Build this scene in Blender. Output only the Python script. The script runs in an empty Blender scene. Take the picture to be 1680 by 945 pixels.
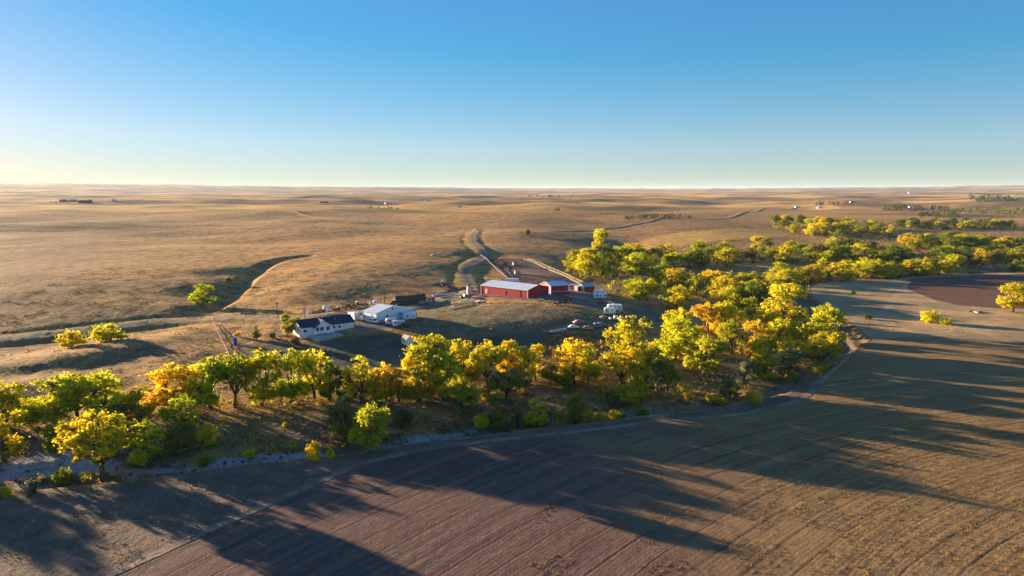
import bpy, bmesh, math, random
import numpy as np
from mathutils import Vector, Matrix

# ------------------------------------------------------------------ camera
FPX, CX, CY = 1150.0, 840.0, 472.5          # focal length in photo pixels, picture centre
HCAM = 60.0
PITCH = math.atan((CY - 312.0) / FPX)
scene = bpy.context.scene
C = scene.collection
cam = bpy.data.cameras.new('camera')
cam.lens = 36.0 * FPX / 1680.0
cam.sensor_width = 36.0
cam.clip_start = 1.0
cam.clip_end = 90000.0
camo = bpy.data.objects.new('camera', cam)
C.objects.link(camo)
camo.location = (0, 0, HCAM)
camo.rotation_euler = (math.pi / 2 - PITCH, 0, 0)
scene.camera = camo

# ------------------------------------------------------------------ light
SUN_EL = math.radians(7.4)
SUN_AZ = math.radians(-57.0)                 # from +Y, clockwise positive
world = bpy.data.worlds.new('World')
scene.world = world
world.use_nodes = True
wn, wl = world.node_tree.nodes, world.node_tree.links
bg = wn['Background']
sky = wn.new('ShaderNodeTexSky')
sky.sky_type = 'NISHITA'
sky.sun_disc = False
sky.sun_elevation = SUN_EL
sky.sun_rotation = SUN_AZ
sky.altitude = 900.0
sky.air_density = 1.3
sky.dust_density = 0.5
sky.ozone_density = 3.0
tc = wn.new('ShaderNodeTexCoord')
vm = wn.new('ShaderNodeVectorMath'); vm.operation = 'MULTIPLY'
vm.operation = 'MULTIPLY_ADD'
vm.inputs[1].default_value = (1, 1, 1.0)     # the blue comes down steeply towards the horizon
vm.inputs[2].default_value = (0, 0, 0.06)
wl.new(tc.outputs['Generated'], vm.inputs[0])
vn = wn.new('ShaderNodeVectorMath'); vn.operation = 'NORMALIZE'
wl.new(vm.outputs[0], vn.inputs[0])
wl.new(vn.outputs[0], sky.inputs['Vector'])
gm_ = wn.new('ShaderNodeGamma'); gm_.inputs['Gamma'].default_value = 0.55
wl.new(sky.outputs[0], gm_.inputs['Color'])
hs = wn.new('ShaderNodeHueSaturation'); hs.inputs['Saturation'].default_value = 2.2
wl.new(gm_.outputs[0], hs.inputs['Color'])
tint = wn.new('ShaderNodeMix'); tint.data_type = 'RGBA'; tint.blend_type = 'MULTIPLY'; tint.inputs[0].default_value = 1.0
tint.inputs[7].default_value = (0.98, 0.82, 0.95, 1)
# even the deepest blue of the sky keeps a little red and green
sp_ = wn.new('ShaderNodeSeparateColor'); cb_ = wn.new('ShaderNodeCombineColor'); wl.new(hs.outputs[0], sp_.inputs[0])
for i_, k_ in ((0, 0.115), (1, 0.38)):
    m1 = wn.new('ShaderNodeMath'); m1.operation = 'MULTIPLY'; m1.inputs[1].default_value = k_; wl.new(sp_.outputs[2], m1.inputs[0])
    m2 = wn.new('ShaderNodeMath'); m2.operation = 'MAXIMUM'; wl.new(sp_.outputs[i_], m2.inputs[0]); wl.new(m1.outputs[0], m2.inputs[1]); wl.new(m2.outputs[0], cb_.inputs[i_])
wl.new(sp_.outputs[2], cb_.inputs[2])
wl.new(cb_.outputs[0], tint.inputs[6])
wl.new(tint.outputs[2], bg.inputs['Color'])
bg.inputs['Strength'].default_value = 0.098

sun = bpy.data.lights.new('sun', 'SUN')
sun.energy = 5.0
sun.angle = math.radians(0.5)
sun.color = (1.0, 0.76, 0.48)
suno = bpy.data.objects.new('sun', sun)
C.objects.link(suno)
sd = Vector((math.sin(SUN_AZ) * math.cos(SUN_EL), math.cos(SUN_AZ) * math.cos(SUN_EL), math.sin(SUN_EL)))
suno.rotation_euler = sd.to_track_quat('Z', 'Y').to_euler()
suno.location = (-300, 200, 120)

scene.view_settings.view_transform = 'Standard'
scene.view_settings.look = 'None'
scene.view_settings.exposure = 2.15
scene.view_settings.gamma = 1.0
scene.view_settings.use_curve_mapping = False
scene.render.engine = 'CYCLES'
scene.cycles.max_bounces = 6
scene.cycles.transparent_max_bounces = 6
scene.cycles.volume_bounces = 0

# ------------------------------------------------------------------ helpers: picture rays
CP, SP = math.cos(PITCH), math.sin(PITCH)
def ray(u, v):
    a = (u - CX) / FPX; b = (CY - v) / FPX
    return np.array([a, CP + b * SP, -SP + b * CP])
def plane(u, v, z=0.0):
    r = ray(u, v); t = (z - HCAM) / r[2]
    return r[0] * t, r[1] * t

# ------------------------------------------------------------------ noise
_rng = np.random.RandomState(7)
_perm = np.concatenate([_rng.permutation(256)] * 2)
_grad = np.array([(math.cos(a), math.sin(a)) for a in np.linspace(0, 2 * math.pi, 17)[:16]])
def perlin(x, y):
    xi = np.floor(x).astype(np.int64); yi = np.floor(y).astype(np.int64)
    xf = x - xi; yf = y - yi
    xi &= 255; yi &= 255
    def g(ix, iy, fx, fy):
        h = _perm[_perm[ix & 255] + (iy & 255)] & 15
        gg = _grad[h]
        return gg[..., 0] * fx + gg[..., 1] * fy
    u = xf * xf * xf * (xf * (xf * 6 - 15) + 10); v = yf * yf * yf * (yf * (yf * 6 - 15) + 10)
    a = g(xi, yi, xf, yf); b = g(xi + 1, yi, xf - 1, yf)
    c = g(xi, yi + 1, xf, yf - 1); d = g(xi + 1, yi + 1, xf - 1, yf - 1)
    return (a + u * (b - a)) + v * ((c + u * (d - c)) - (a + u * (b - a)))
def fbm(x, y, o=3):
    s = 0; a = 1.0
    for i in range(o):
        s = s + a * perlin(x + 17.3 * i, y - 9.1 * i); x = x * 2.03; y = y * 2.03; a *= 0.5
    return s
def sstep(a, b, x):
    t = np.clip((x - a) / (b - a), 0, 1); return t * t * (3 - 2 * t)

# ------------------------------------------------------------------ terrain: broad relief from control points (picture position, height)
CTRL = [
 (0,930,-.3),(400,930,0),(840,940,0),(1300,940,0),(1680,930,.5),(1680,760,.5),(1300,780,0),(900,800,0),(500,860,0),(100,860,-.4),
 (1100,705,0),(700,750,-.1),(1400,620,.3),(1680,640,1),(300,810,-.4),(1550,560,1),
 (50,750,-.8),(200,730,-.6),(400,710,-.5),(600,705,-.5),(800,685,-.5),(1000,665,-.5),(1150,635,-.4),(1290,605,-.2),(60,692,.2),(300,672,.3),
 (500,664,.3),(720,657,.3),(900,630,.3),(1040,625,.2),(1180,565,0),(1290,535,0),
 (650,640,.9),(500,641,1.0),(380,650,.9),(200,652,1.2),(40,662,1.2),
 (240,592,5),(100,618,4.6),(330,575,6.5),(0,628,4.5),(150,640,2.2),(300,622,3),(0,648,2.4),(400,600,3.2),(390,565,5.8),
 (60,610,3.6),(150,599,4.2),(230,580,5.2),
 (0,603,5.6),(100,588,6.8),(200,570,7.6),(300,553,8),(380,545,7.5),
 (0,585,2.2),(60,575,2.6),(130,560,3.2),(220,546,4.6),(300,536,6.2),(-200,600,1.5),(-200,560,3),(-200,500,12),
 (0,556,4.6),(150,540,6),(350,523,8),
 (0,520,10),(150,505,12),(300,500,11.5),(200,475,17),(0,485,16.5),(380,492,8.6),(0,455,21.5),(150,445,22),(300,455,18.5),
 (100,420,22),(300,425,20.5),(0,425,22),(-300,430,22),
 (470,426,18.6),(440,434,17),(415,448,15),(390,470,12),(345,512,8),
 (440,478,12.5),(480,445,17.5),(510,432,19),(415,497,10.0),(380,440,19),(350,465,15.5),
 (530,566,5.0),(480,548,6.4),(480,520,8.2),(540,535,8.0),(630,527,8.4),(700,505,9.6),(760,492,11.0),(840,490,11.4),(900,492,11.2),(960,478,10.2),
 (1000,512,8.0),(900,530,8.0),(780,540,7.4),(650,568,5.2),(800,572,3.4),(930,556,4.0),(1050,540,3.4),(1080,505,3.2),(1010,480,7.4),(580,596,2.7),(700,540,7.2),(700,590,2.4),
 (860,590,1.9),(900,560,3.4),(960,560,3.6),(935,585,3.0),(940,610,1.7),(470,600,2.6),
 (500,480,14),(600,452,18),(700,432,20),(760,414,20.5),(600,492,9.8),(700,472,12.5),(740,456,13.8),(550,470,15),
 (600,420,20),(500,405,19.5),(700,398,21),(400,392,20),(200,395,22),(50,390,23),
 (768,450,13),(792,422,16),(775,398,19),(783,376,20),
 (850,440,11),(870,428,12.5),(900,450,10),(940,462,7.2),(830,470,9.5),
 (900,416,11.5),(950,430,5),(920,402,13),(860,396,17),(850,382,18),(960,393,11),(1020,402,5),(1000,378,14.5),
 (1100,388,13),(1200,388,11),(1050,397,9),(1250,372,13),(900,388,14),(980,382,13.5),(850,368,22),(1000,360,21),
 (1000,450,2),(1100,450,1),(1200,440,1),(1300,450,1),(1400,440,1.4),(1500,440,1.8),(1680,440,2),(1200,480,.3),(1300,490,.5),(1450,490,1),(1680,500,2),
 (1400,412,2.5),(1600,402,3),(1680,382,4),(1300,384,7),(1450,377,6),(1600,366,6),(1850,450,2),(1900,600,1),(1900,380,4),
 (0,347,30),(200,352,28),(400,346,28),(600,350,26),(800,352,26),(1000,345,24),(1200,346,20),(1400,346,16),(1600,346,12),
 (100,370,25),(350,368,24),(600,378,22),(-200,370,26),(1150,362,17),
]
_pts = []
for u, v, z in CTRL:
    if v <= 353: z *= 0.66
    if v > 353 and z > 0: z *= (0.63 if u < 420 else 0.66 if u < 800 else 0.72) if v < 515 else (0.9 if u > 430 or v > 640 else 0.62)      # gentle slopes: the sun is only 7.6 degrees high
    x, y = plane(u, v, z); _pts.append((math.atan2(x, y), math.log(math.hypot(x, y)), z))
for d, prof in ((3300, (20, 20, 19, 19, 19, 18, 17, 16, 16)), (6000, (22, 23, 20, 18, 20, 22, 24, 26, 28)),
                (11000, (42, 48, 44, 38, 36, 40, 48, 50, 46)), (19000, (150, 175, 180, 140, 95, 85, 115, 160, 140)), (34000, (40,) * 9)):
    for i, z in enumerate(prof):
        _pts.append((-0.95 + 1.9 * i / 8.0, math.log(d), z))
for a in (-1.3, -0.85, 0, 0.85, 1.3):
    _pts.append((a, math.log(55.0), 0)); _pts.append((a, math.log(18.0), 0))
for a, zz in ((-1.3, (0, 0, 3, 14, 22)), (-1.0, (0, -.4, 3, 14, 22)), (1.0, (.5, 1, 2, 3, 5)), (1.3, (.5, 1, 2, 3, 5))):
    for d, z in zip((100, 150, 240, 420, 900), zz):
        _pts.append((a, math.log(d), z))
_pts = np.array(_pts)
def _tpsk(r2):
    return 0.5 * r2 * np.log(r2 + 1e-12)
_n = len(_pts)
_P = np.column_stack([np.ones(_n), _pts[:, 0], _pts[:, 1]])
_r2 = ((_pts[:, None, :2] - _pts[None, :, :2]) ** 2).sum(-1)
_A = np.zeros((_n + 3, _n + 3))
_A[:_n, :_n] = _tpsk(_r2) + np.eye(_n) * 2e-5
_A[:_n, _n:] = _P; _A[_n:, :_n] = _P.T
_W = np.linalg.solve(_A, np.concatenate([_pts[:, 2], np.zeros(3)]))
def zbase(x, y):
    x = np.asarray(x, float); y = np.asarray(y, float)
    sh = x.shape
    a = np.arctan2(x, y).ravel(); l = np.log(np.maximum(np.hypot(x, y), 12.0)).ravel()
    out = np.empty(a.shape)
    for s in range(0, len(a), 60000):
        e = slice(s, s + 60000)
        r2 = (a[e, None] - _pts[None, :, 0]) ** 2 + (l[e, None] - _pts[None, :, 1]) ** 2
        out[e] = _tpsk(r2) @ _W[:_n] + _W[_n] + _W[_n + 1] * a[e] + _W[_n + 2] * l[e]
    return out.reshape(sh)
def march(zf, u, v, tmax=9000.0):
    r = ray(u, v)
    t = np.geomspace(60, tmax, 420)
    dz = HCAM + r[2] * t - zf(r[0] * t, r[1] * t)
    k = np.argmax(dz < 0)
    if dz[k] >= 0: k = len(t) - 1
    lo, hi = t[max(k - 1, 0)], t[k]
    for _ in range(3):
        tt = np.linspace(lo, hi, 12)
        dz = HCAM + r[2] * tt - zf(r[0] * tt, r[1] * tt)
        k = max(1, int(np.argmax(dz < 0))); lo, hi = tt[k - 1], tt[k]
    return r[0] * hi, r[1] * hi
def bpts(img):                                # picture polyline -> ground polyline on the broad relief
    return np.array([march(zbase, u, v) for u, v in img])
def smooth(p, n=5, closed=False):             # Catmull-Rom
    p = np.asarray(p, float); out = []
    m = len(p)
    for i in range(m if closed else m - 1):
        p0 = p[(i - 1) % m] if (closed or i > 0) else p[i]
        p1 = p[i]; p2 = p[(i + 1) % m]
        p3 = p[(i + 2) % m] if (closed or i + 2 < m) else p2
        for k in range(n):
            t = k / n
            out.append(0.5 * (2 * p1 + (p2 - p0) * t + (2 * p0 - 5 * p1 + 4 * p2 - p3) * t * t + (3 * p1 - p0 - 3 * p2 + p3) * t ** 3))
    if not closed: out.append(p[-1])
    return np.array(out)
def pdist(x, y, poly, closed=False, far=60.0):
    """distance to a polyline; only computed near it"""
    sh = np.shape(x); x = np.ravel(x); y = np.ravel(y)
    out = np.full(x.shape, far)
    m = np.where((x > poly[:, 0].min() - far) & (x < poly[:, 0].max() + far) & (y > poly[:, 1].min() - far) & (y < poly[:, 1].max() + far))[0]
    if len(m):
        px, py = x[m], y[m]; best = np.full(px.shape, far * far)
        n = len(poly)
        for i in range(n if closed else n - 1):
            a = poly[i]; b = poly[(i + 1) % n]; d = b - a; L = d @ d + 1e-9
            t = np.clip(((px - a[0]) * d[0] + (py - a[1]) * d[1]) / L, 0, 1)
            best = np.minimum(best, (px - a[0] - t * d[0]) ** 2 + (py - a[1] - t * d[1]) ** 2)
        out[m] = np.sqrt(best)
    return out.reshape(sh)
def inside(x, y, poly):
    sh = np.shape(x); x = np.ravel(x); y = np.ravel(y); c = np.zeros(x.shape, bool)
    m = np.where((x > poly[:, 0].min()) & (x < poly[:, 0].max()) & (y > poly[:, 1].min()) & (y < poly[:, 1].max()))[0]
    px, py = x[m], y[m]; cc = np.zeros(px.shape, bool); n = len(poly)
    for i in range(n):
        x1, y1 = poly[i]; x2, y2 = poly[(i + 1) % n]
        if y1 == y2: continue
        cc ^= ((y1 > py) != (y2 > py)) & (px < (x2 - x1) * (py - y1) / (y2 - y1) + x1)
    c[m] = cc
    return c.reshape(sh)
def sdf(x, y, poly, far=60.0):
    d = pdist(x, y, poly, True, far); return np.where(inside(x, y, poly), -d, d)

# ------------------------------------------------------------------ lines and outlines of the land
edge_img = [(-260,836),(-100,822),(0,811),(100,801),(187,791),(300,777),(417,760),(560,747),(608,741),(679,728),(780,716),(889,703),(1019,687),
            (1135,675),(1207,663),(1258,651),(1308,633),(1347,613),(1385,582),(1425,561),(1412,545),(1370,512),(1330,485),(1345,464),(1480,454),(1680,445),(1800,440)]
EDGE = np.vstack([smooth(bpts(edge_img), 4), [(330, 30), (330, -20), (-330, -20), (-330, 110)]])
pl_img = [(560,779),(620,757),(760,731),(950,710),(1100,692),(1225,680),(1318,657),(1352,628),(1400,580),(1432,558),(1500,553),(1600,556),(1680,564)]
_pl = smooth(bpts(pl_img), 4)
PLOUGH = np.vstack([_pl, [(360, 160), (360, -20), (-130, -20), (-82, 70)], bpts([(190,945),(380,859),(545,786)])])
creek_img = [(-260,800),(-120,783),(0,770),(130,757),(290,756),(420,748),(500,741),(600,728),(690,714),(790,704),(900,690),(1000,680),(1100,668),
             (1190,655),(1270,640),(1325,615),(1362,590),(1385,566),(1360,530),(1325,500),(1300,480),(1220,462),(1120,455)]
CREEK = smooth(bpts(creek_img), 4)
DARKPL = bpts([(1493,457),(1590,452),(1740,446),(1780,470),(1760,508),(1640,506),(1575,501),(1530,491),(1488,474)])
road_img = {
 'driveway': ([(-200,580),(0,558),(90,549),(180,538),(260,530),(350,523),(430,522),(500,521),(580,512),(650,508),(700,500),(745,487),(775,478)], 2.5),
 'hill': ([(775,478),(768,462),(765,448),(772,436),(789,426),(793,415),(784,404),(776,395),(776,385),(783,376)], 2.5),
 'west': ([(300,338),(430,345),(520,355),(610,362),(700,369),(783,375)], 2.5),
 'east': ([(783,375),(850,376),(905,381),(960,377),(1010,371),(1060,364),(1110,359),(1180,358),(1260,343),(1370,330)], 2.5),
 'barn': ([(775,478),(770,490),(760,500),(740,505)], 2.5),
}
ROADS = {k: (smooth(bpts(p), 4), w) for k, (p, w) in road_img.items()}
LINES = [smooth(bpts(p), 3) for p in (           # faint tracks worn into the grass
 [(690,371),(760,372),(720,388),(640,402),(560,412),(470,422)], [(1490,462),(1475,480),(1458,500),(1440,525)],
 [(700,432),(650,442),(580,452),(500,470)], [(800,400),(850,412),(900,416),(930,417)], [(790,380),(850,390),(930,398),(980,400)], [(560,372),(650,362),(740,357)])]
YARD = smooth(bpts([(585,520),(600,513),(660,507),(690,493),(740,476),(790,472),(800,462),(860,462),(985,478),(985,486),(1000,500),(985,508),(930,497),(900,492),
                    (860,493),(800,488),(740,496),(690,508),(664,518),(668,532),(645,538),(615,540),(590,546),(582,540)]), 2, True)
CORRAL = smooth(bpts([(797,426),(862,426),(905,446),(948,466),(905,468),(838,462),(826,450)]), 2, True)
LAWN = smooth(bpts([(505,562),(560,552),(640,545),(690,555),(760,552),(850,540),(930,545),(900,570),(830,585),(760,580),(690,590),(610,608),(540,604),(470,590),(400,585),(400,570),(450,562)]), 3, True)
WEEDS = smooth(bpts([(890,560),(940,550),(985,548),(1010,560),(985,575),(960,600),(900,605),(885,580)]), 2, True)
GOLD = [(u, v, rx) + tuple(march(zbase, u, v)) for u, v, rx in (
 (960,655,12),(990,630,10),(1100,580,9),(1060,560,8),(1160,655,12),(1200,650,8),(1190,570,10),(700,690,7),(470,672,8),(400,672,7),(520,668,6),(420,725,9),(360,722,7),(1310,595,6),
 (650,515,7),(690,512,8),(660,508,6),(1240,640,7),(1050,665,6),(1130,670,6),(1000,645,9))]
GOLDF = smooth(bpts([(1000,407),(1040,394),(1110,382),(1220,376),(1300,383),(1240,392),(1130,398),(1080,405)]), 3, True)
DULL = smooth(bpts([(668,520),(720,503),(800,500),(900,502),(980,512),(1060,500),(1100,520),(1070,545),(1000,548),(900,545),(850,545),(760,555),(690,552)]), 3, True)
GULLY = smooth(bpts([(500,421),(470,425),(445,431),(420,446),(400,462),(388,475),(365,494),(345,507)]), 4)

def relief(x, y):
    z = zbase(x, y)
    d = np.hypot(x, y)
    dedge = sdf(x, y, EDGE)
    infield = dedge < 0
    # rolling prairie beyond the farm
    w1 = sstep(420, 760, d) * (1 - 0.8 * sstep(2500, 6000, d)) 
    bottom = sstep(0.10, 0.42, np.arctan2(x, y)) * (1 - sstep(1500, 2500, d))
    w1 = w1 * (1 - 0.75 * bottom)
    z = z + w1 * (11.0 * perlin(x / 230 + 3.1, y / 200) + 1.5 * fbm(x / 95, y / 70, 2))
    w2 = sstep(900, 2600, d)
    z = z + w2 * (12.0 * perlin(x / 900 + 7.7, y / 1050) + 19.0 * perlin(x / 480 - 5, y / 330) + 5.0 * perlin(x / 210 + 1, y / 130)) + sstep(7000, 15000, d) * 44 * fbm(x / 4200, y / 5200, 3) + sstep(2200, 4500, d) * 13 * fbm(x / 1700, y / 800 + 3, 2)
    # small lumps on the grass everywhere except the ploughed land
    w3 = np.where(infield, 0.12, 1.0) * (1 - sstep(900, 1600, d))
    z = z + w3 * (0.26 * perlin(x / 23, y / 23) + 0.09 * fbm(x / 6.5, y / 6.5, 2))
    z = z + (1 - sstep(500, 900, d)) * 0.035 * fbm(x / 1.9, y / 1.9, 2) * np.where(infield, 1.0, 2.2)
    # bank down from the field to the creek flat, and the channel
    z = z - 1.5 * sstep(0.2, 3.2, dedge + 0.5 * perlin(x / 5, y / 5)) * (1 - sstep(8, 40, dedge))
    dc = pdist(x, y, CREEK)
    z = z - 0.9 * (1 - sstep(2.0, 4.6, dc + 0.8 * perlin(x / 7, y / 7)))
    dg = pdist(x, y, GULLY)
    z = z - 2.4 * (1 - sstep(0.3, 8.0, dg))
    # roads lie slightly raised with a shallow ditch on either side
    for k, (p, w) in ROADS.items():
        dr = pdist(x, y, p, far=30)
        up = {'west': 1.4, 'east': 0.6}.get(k, 0.35)
        z = z + up * (1 - sstep(w, w + 4.5, dr)) - 0.3 * np.exp(-((dr - w - 6) / 2.2) ** 2)
    return z

# ------------------------------------------------------------------ terrain sheet (a fan whose cells grow with distance)
_d = [14.0]
while _d[-1] < 36000:
    x = _d[-1]
    if x < 92: k = 0.05
    elif x < 700: k = 0.0036 + 0.0022 * (x - 92) / 608
    else: k = 0.0058 + 0.010 * min(1.0, (x - 700) / 4000)
    _d.append(x * (1 + k))
RD = np.array(_d)
_a1 = np.radians(np.concatenate([np.linspace(-78, -42, 60)[:-1], np.linspace(-42, 42, 600), np.linspace(42, 78, 60)[1:]]))
AZ = _a1
NR, NA = len(RD), len(AZ)
GX = RD[:, None] * np.sin(AZ)[None, :]
GY = RD[:, None] * np.cos(AZ)[None, :]
GZ = relief(GX, GY)
def zg(x, y):                                  # height of the finished sheet
    x = np.asarray(x, float); y = np.asarray(y, float)
    a = np.arctan2(x, y); d = np.clip(np.hypot(x, y), RD[0], RD[-1] * 0.999)
    i = np.clip(np.searchsorted(RD, d) - 1, 0, NR - 2); j = np.clip(np.searchsorted(AZ, a) - 1, 0, NA - 2)
    fi = (d - RD[i]) / (RD[i + 1] - RD[i]); fj = np.clip((a - AZ[j]) / (AZ[j + 1] - AZ[j]), 0, 1)
    return (GZ[i, j] * (1 - fi) * (1 - fj) + GZ[i + 1, j] * fi * (1 - fj) + GZ[i, j + 1] * (1 - fi) * fj + GZ[i + 1, j + 1] * fi * fj)
def at(u, v):                                  # ground point seen at a picture position
    x, y = march(zg, u, v); return Vector((x, y, float(zg(x, y))))

def finish(o, kind=None, label=None, cat=None, group=None):
    if kind: o['kind'] = kind
    if label: o['label'] = label
    if cat: o['category'] = cat
    if group: o['group'] = group
    return o

# ---- attributes that tell the surface what lies where
_x, _y = GX.ravel(), GY.ravel()
ATT = {
 'edge': sdf(_x, _y, EDGE), 'plough': sdf(_x, _y, PLOUGH), 'darkpl': sdf(_x, _y, DARKPL), 'creek': pdist(_x, _y, CREEK),
 'yard': np.minimum(sdf(_x, _y, YARD), sdf(_x, _y, CORRAL) + 0.0), 'corral': sdf(_x, _y, CORRAL), 'lawn': sdf(_x, _y, LAWN), 'weeds': sdf(_x, _y, WEEDS), 'dull': sdf(_x, _y, DULL), 'goldf': sdf(_x, _y, GOLDF, 80.0),
}
_r = np.full(_x.shape, 30.0)
for _p, _w in ROADS.values():
    _r = np.minimum(_r, pdist(_x, _y, _p, far=30) - _w)
ATT['road'] = _r
_t = np.full(_x.shape, 20.0)
for _p in LINES:
    _t = np.minimum(_t, pdist(_x, _y, _p, far=20))
ATT['track'] = _t
_g = np.zeros(_x.shape)
for _u, _v, _rr, _gx, _gy in GOLD:
    _g = np.maximum(_g, np.exp(-((_x - _gx) ** 2 + ((_y - _gy) * 0.6) ** 2) / (_rr * _rr)))
ATT['gold'] = _g

# ---- node helpers
class NT:
    def __init__(s, name):
        s.m = bpy.data.materials.new(name); s.m.use_nodes = True
        s.t = s.m.node_tree; s.n = s.t.nodes; s.l = s.t.links; s.n.clear()
        s.out = s.n.new('ShaderNodeOutputMaterial')
    def put(s, sock, val):
        if isinstance(val, bpy.types.NodeSocket): s.l.new(val, sock)
        elif val is not None:
            if isinstance(val, (tuple, list)) and len(val) == 3 and len(sock.default_value) == 4: val = tuple(val) + (1,)
            sock.default_value = val
    def math(s, op, a, b=None, c=None, clamp=False):
        n = s.n.new('ShaderNodeMath'); n.operation = op; n.use_clamp = clamp
        for i, v in enumerate((a, b, c)):
            if v is not None: s.put(n.inputs[i], v)
        return n.outputs[0]
    def ramp(s, x, a, b, lo=0.0, hi=1.0):
        n = s.n.new('ShaderNodeMapRange'); n.interpolation_type = 'SMOOTHSTEP'
        s.put(n.inputs[0], x); n.inputs[1].default_value = a; n.inputs[2].default_value = b; n.inputs[3].default_value = lo; n.inputs[4].default_value = hi
        return n.outputs[0]
    def mix(s, f, a, b, blend='MIX'):
        n = s.n.new('ShaderNodeMix'); n.data_type = 'RGBA'; n.blend_type = blend
        s.put(n.inputs[0], f); s.put(n.inputs[6], a); s.put(n.inputs[7], b)
        return n.outputs[2]
    def attr(s, name, out='Fac'):
        n = s.n.new('ShaderNodeAttribute'); n.attribute_name = name; return n.outputs[out]
    def pos(s):
        return s.n.new('ShaderNodeNewGeometry').outputs['Position']
    def obj(s):
        return s.n.new('ShaderNodeTexCoord').outputs['Object']
    def noise(s, vec, scale, detail=3.0, rough=0.55, out=0):
        n = s.n.new('ShaderNodeTexNoise'); s.put(n.inputs['Vector'], vec); n.inputs['Scale'].default_value = scale
        n.inputs['Detail'].default_value = detail; n.inputs['Roughness'].default_value = rough
        return n.outputs[out]
    def scalev(s, vec, k):
        n = s.n.new('ShaderNodeVectorMath'); n.operation = 'MULTIPLY'; s.put(n.inputs[0], vec); n.inputs[1].default_value = k; return n.outputs[0]
    def bump(s, h, strength, dist):
        n = s.n.new('ShaderNodeBump'); s.put(n.inputs['Height'], h); n.inputs['Strength'].default_value = strength; n.inputs['Distance'].default_value = dist
        return n.outputs[0]
    def bsdf(s, col, rough=0.8, normal=None, spec=0.2, metal=0.0):
        n = s.n.new('ShaderNodeBsdfPrincipled'); s.put(n.inputs['Base Color'], col); s.put(n.inputs['Roughness'], rough)
        n.inputs['Specular IOR Level'].default_value = spec; n.inputs['Metallic'].default_value = metal
        if normal: s.l.new(normal, n.inputs['Normal'])
        s.l.new(n.outputs[0], s.out.inputs[0]); return n

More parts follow.
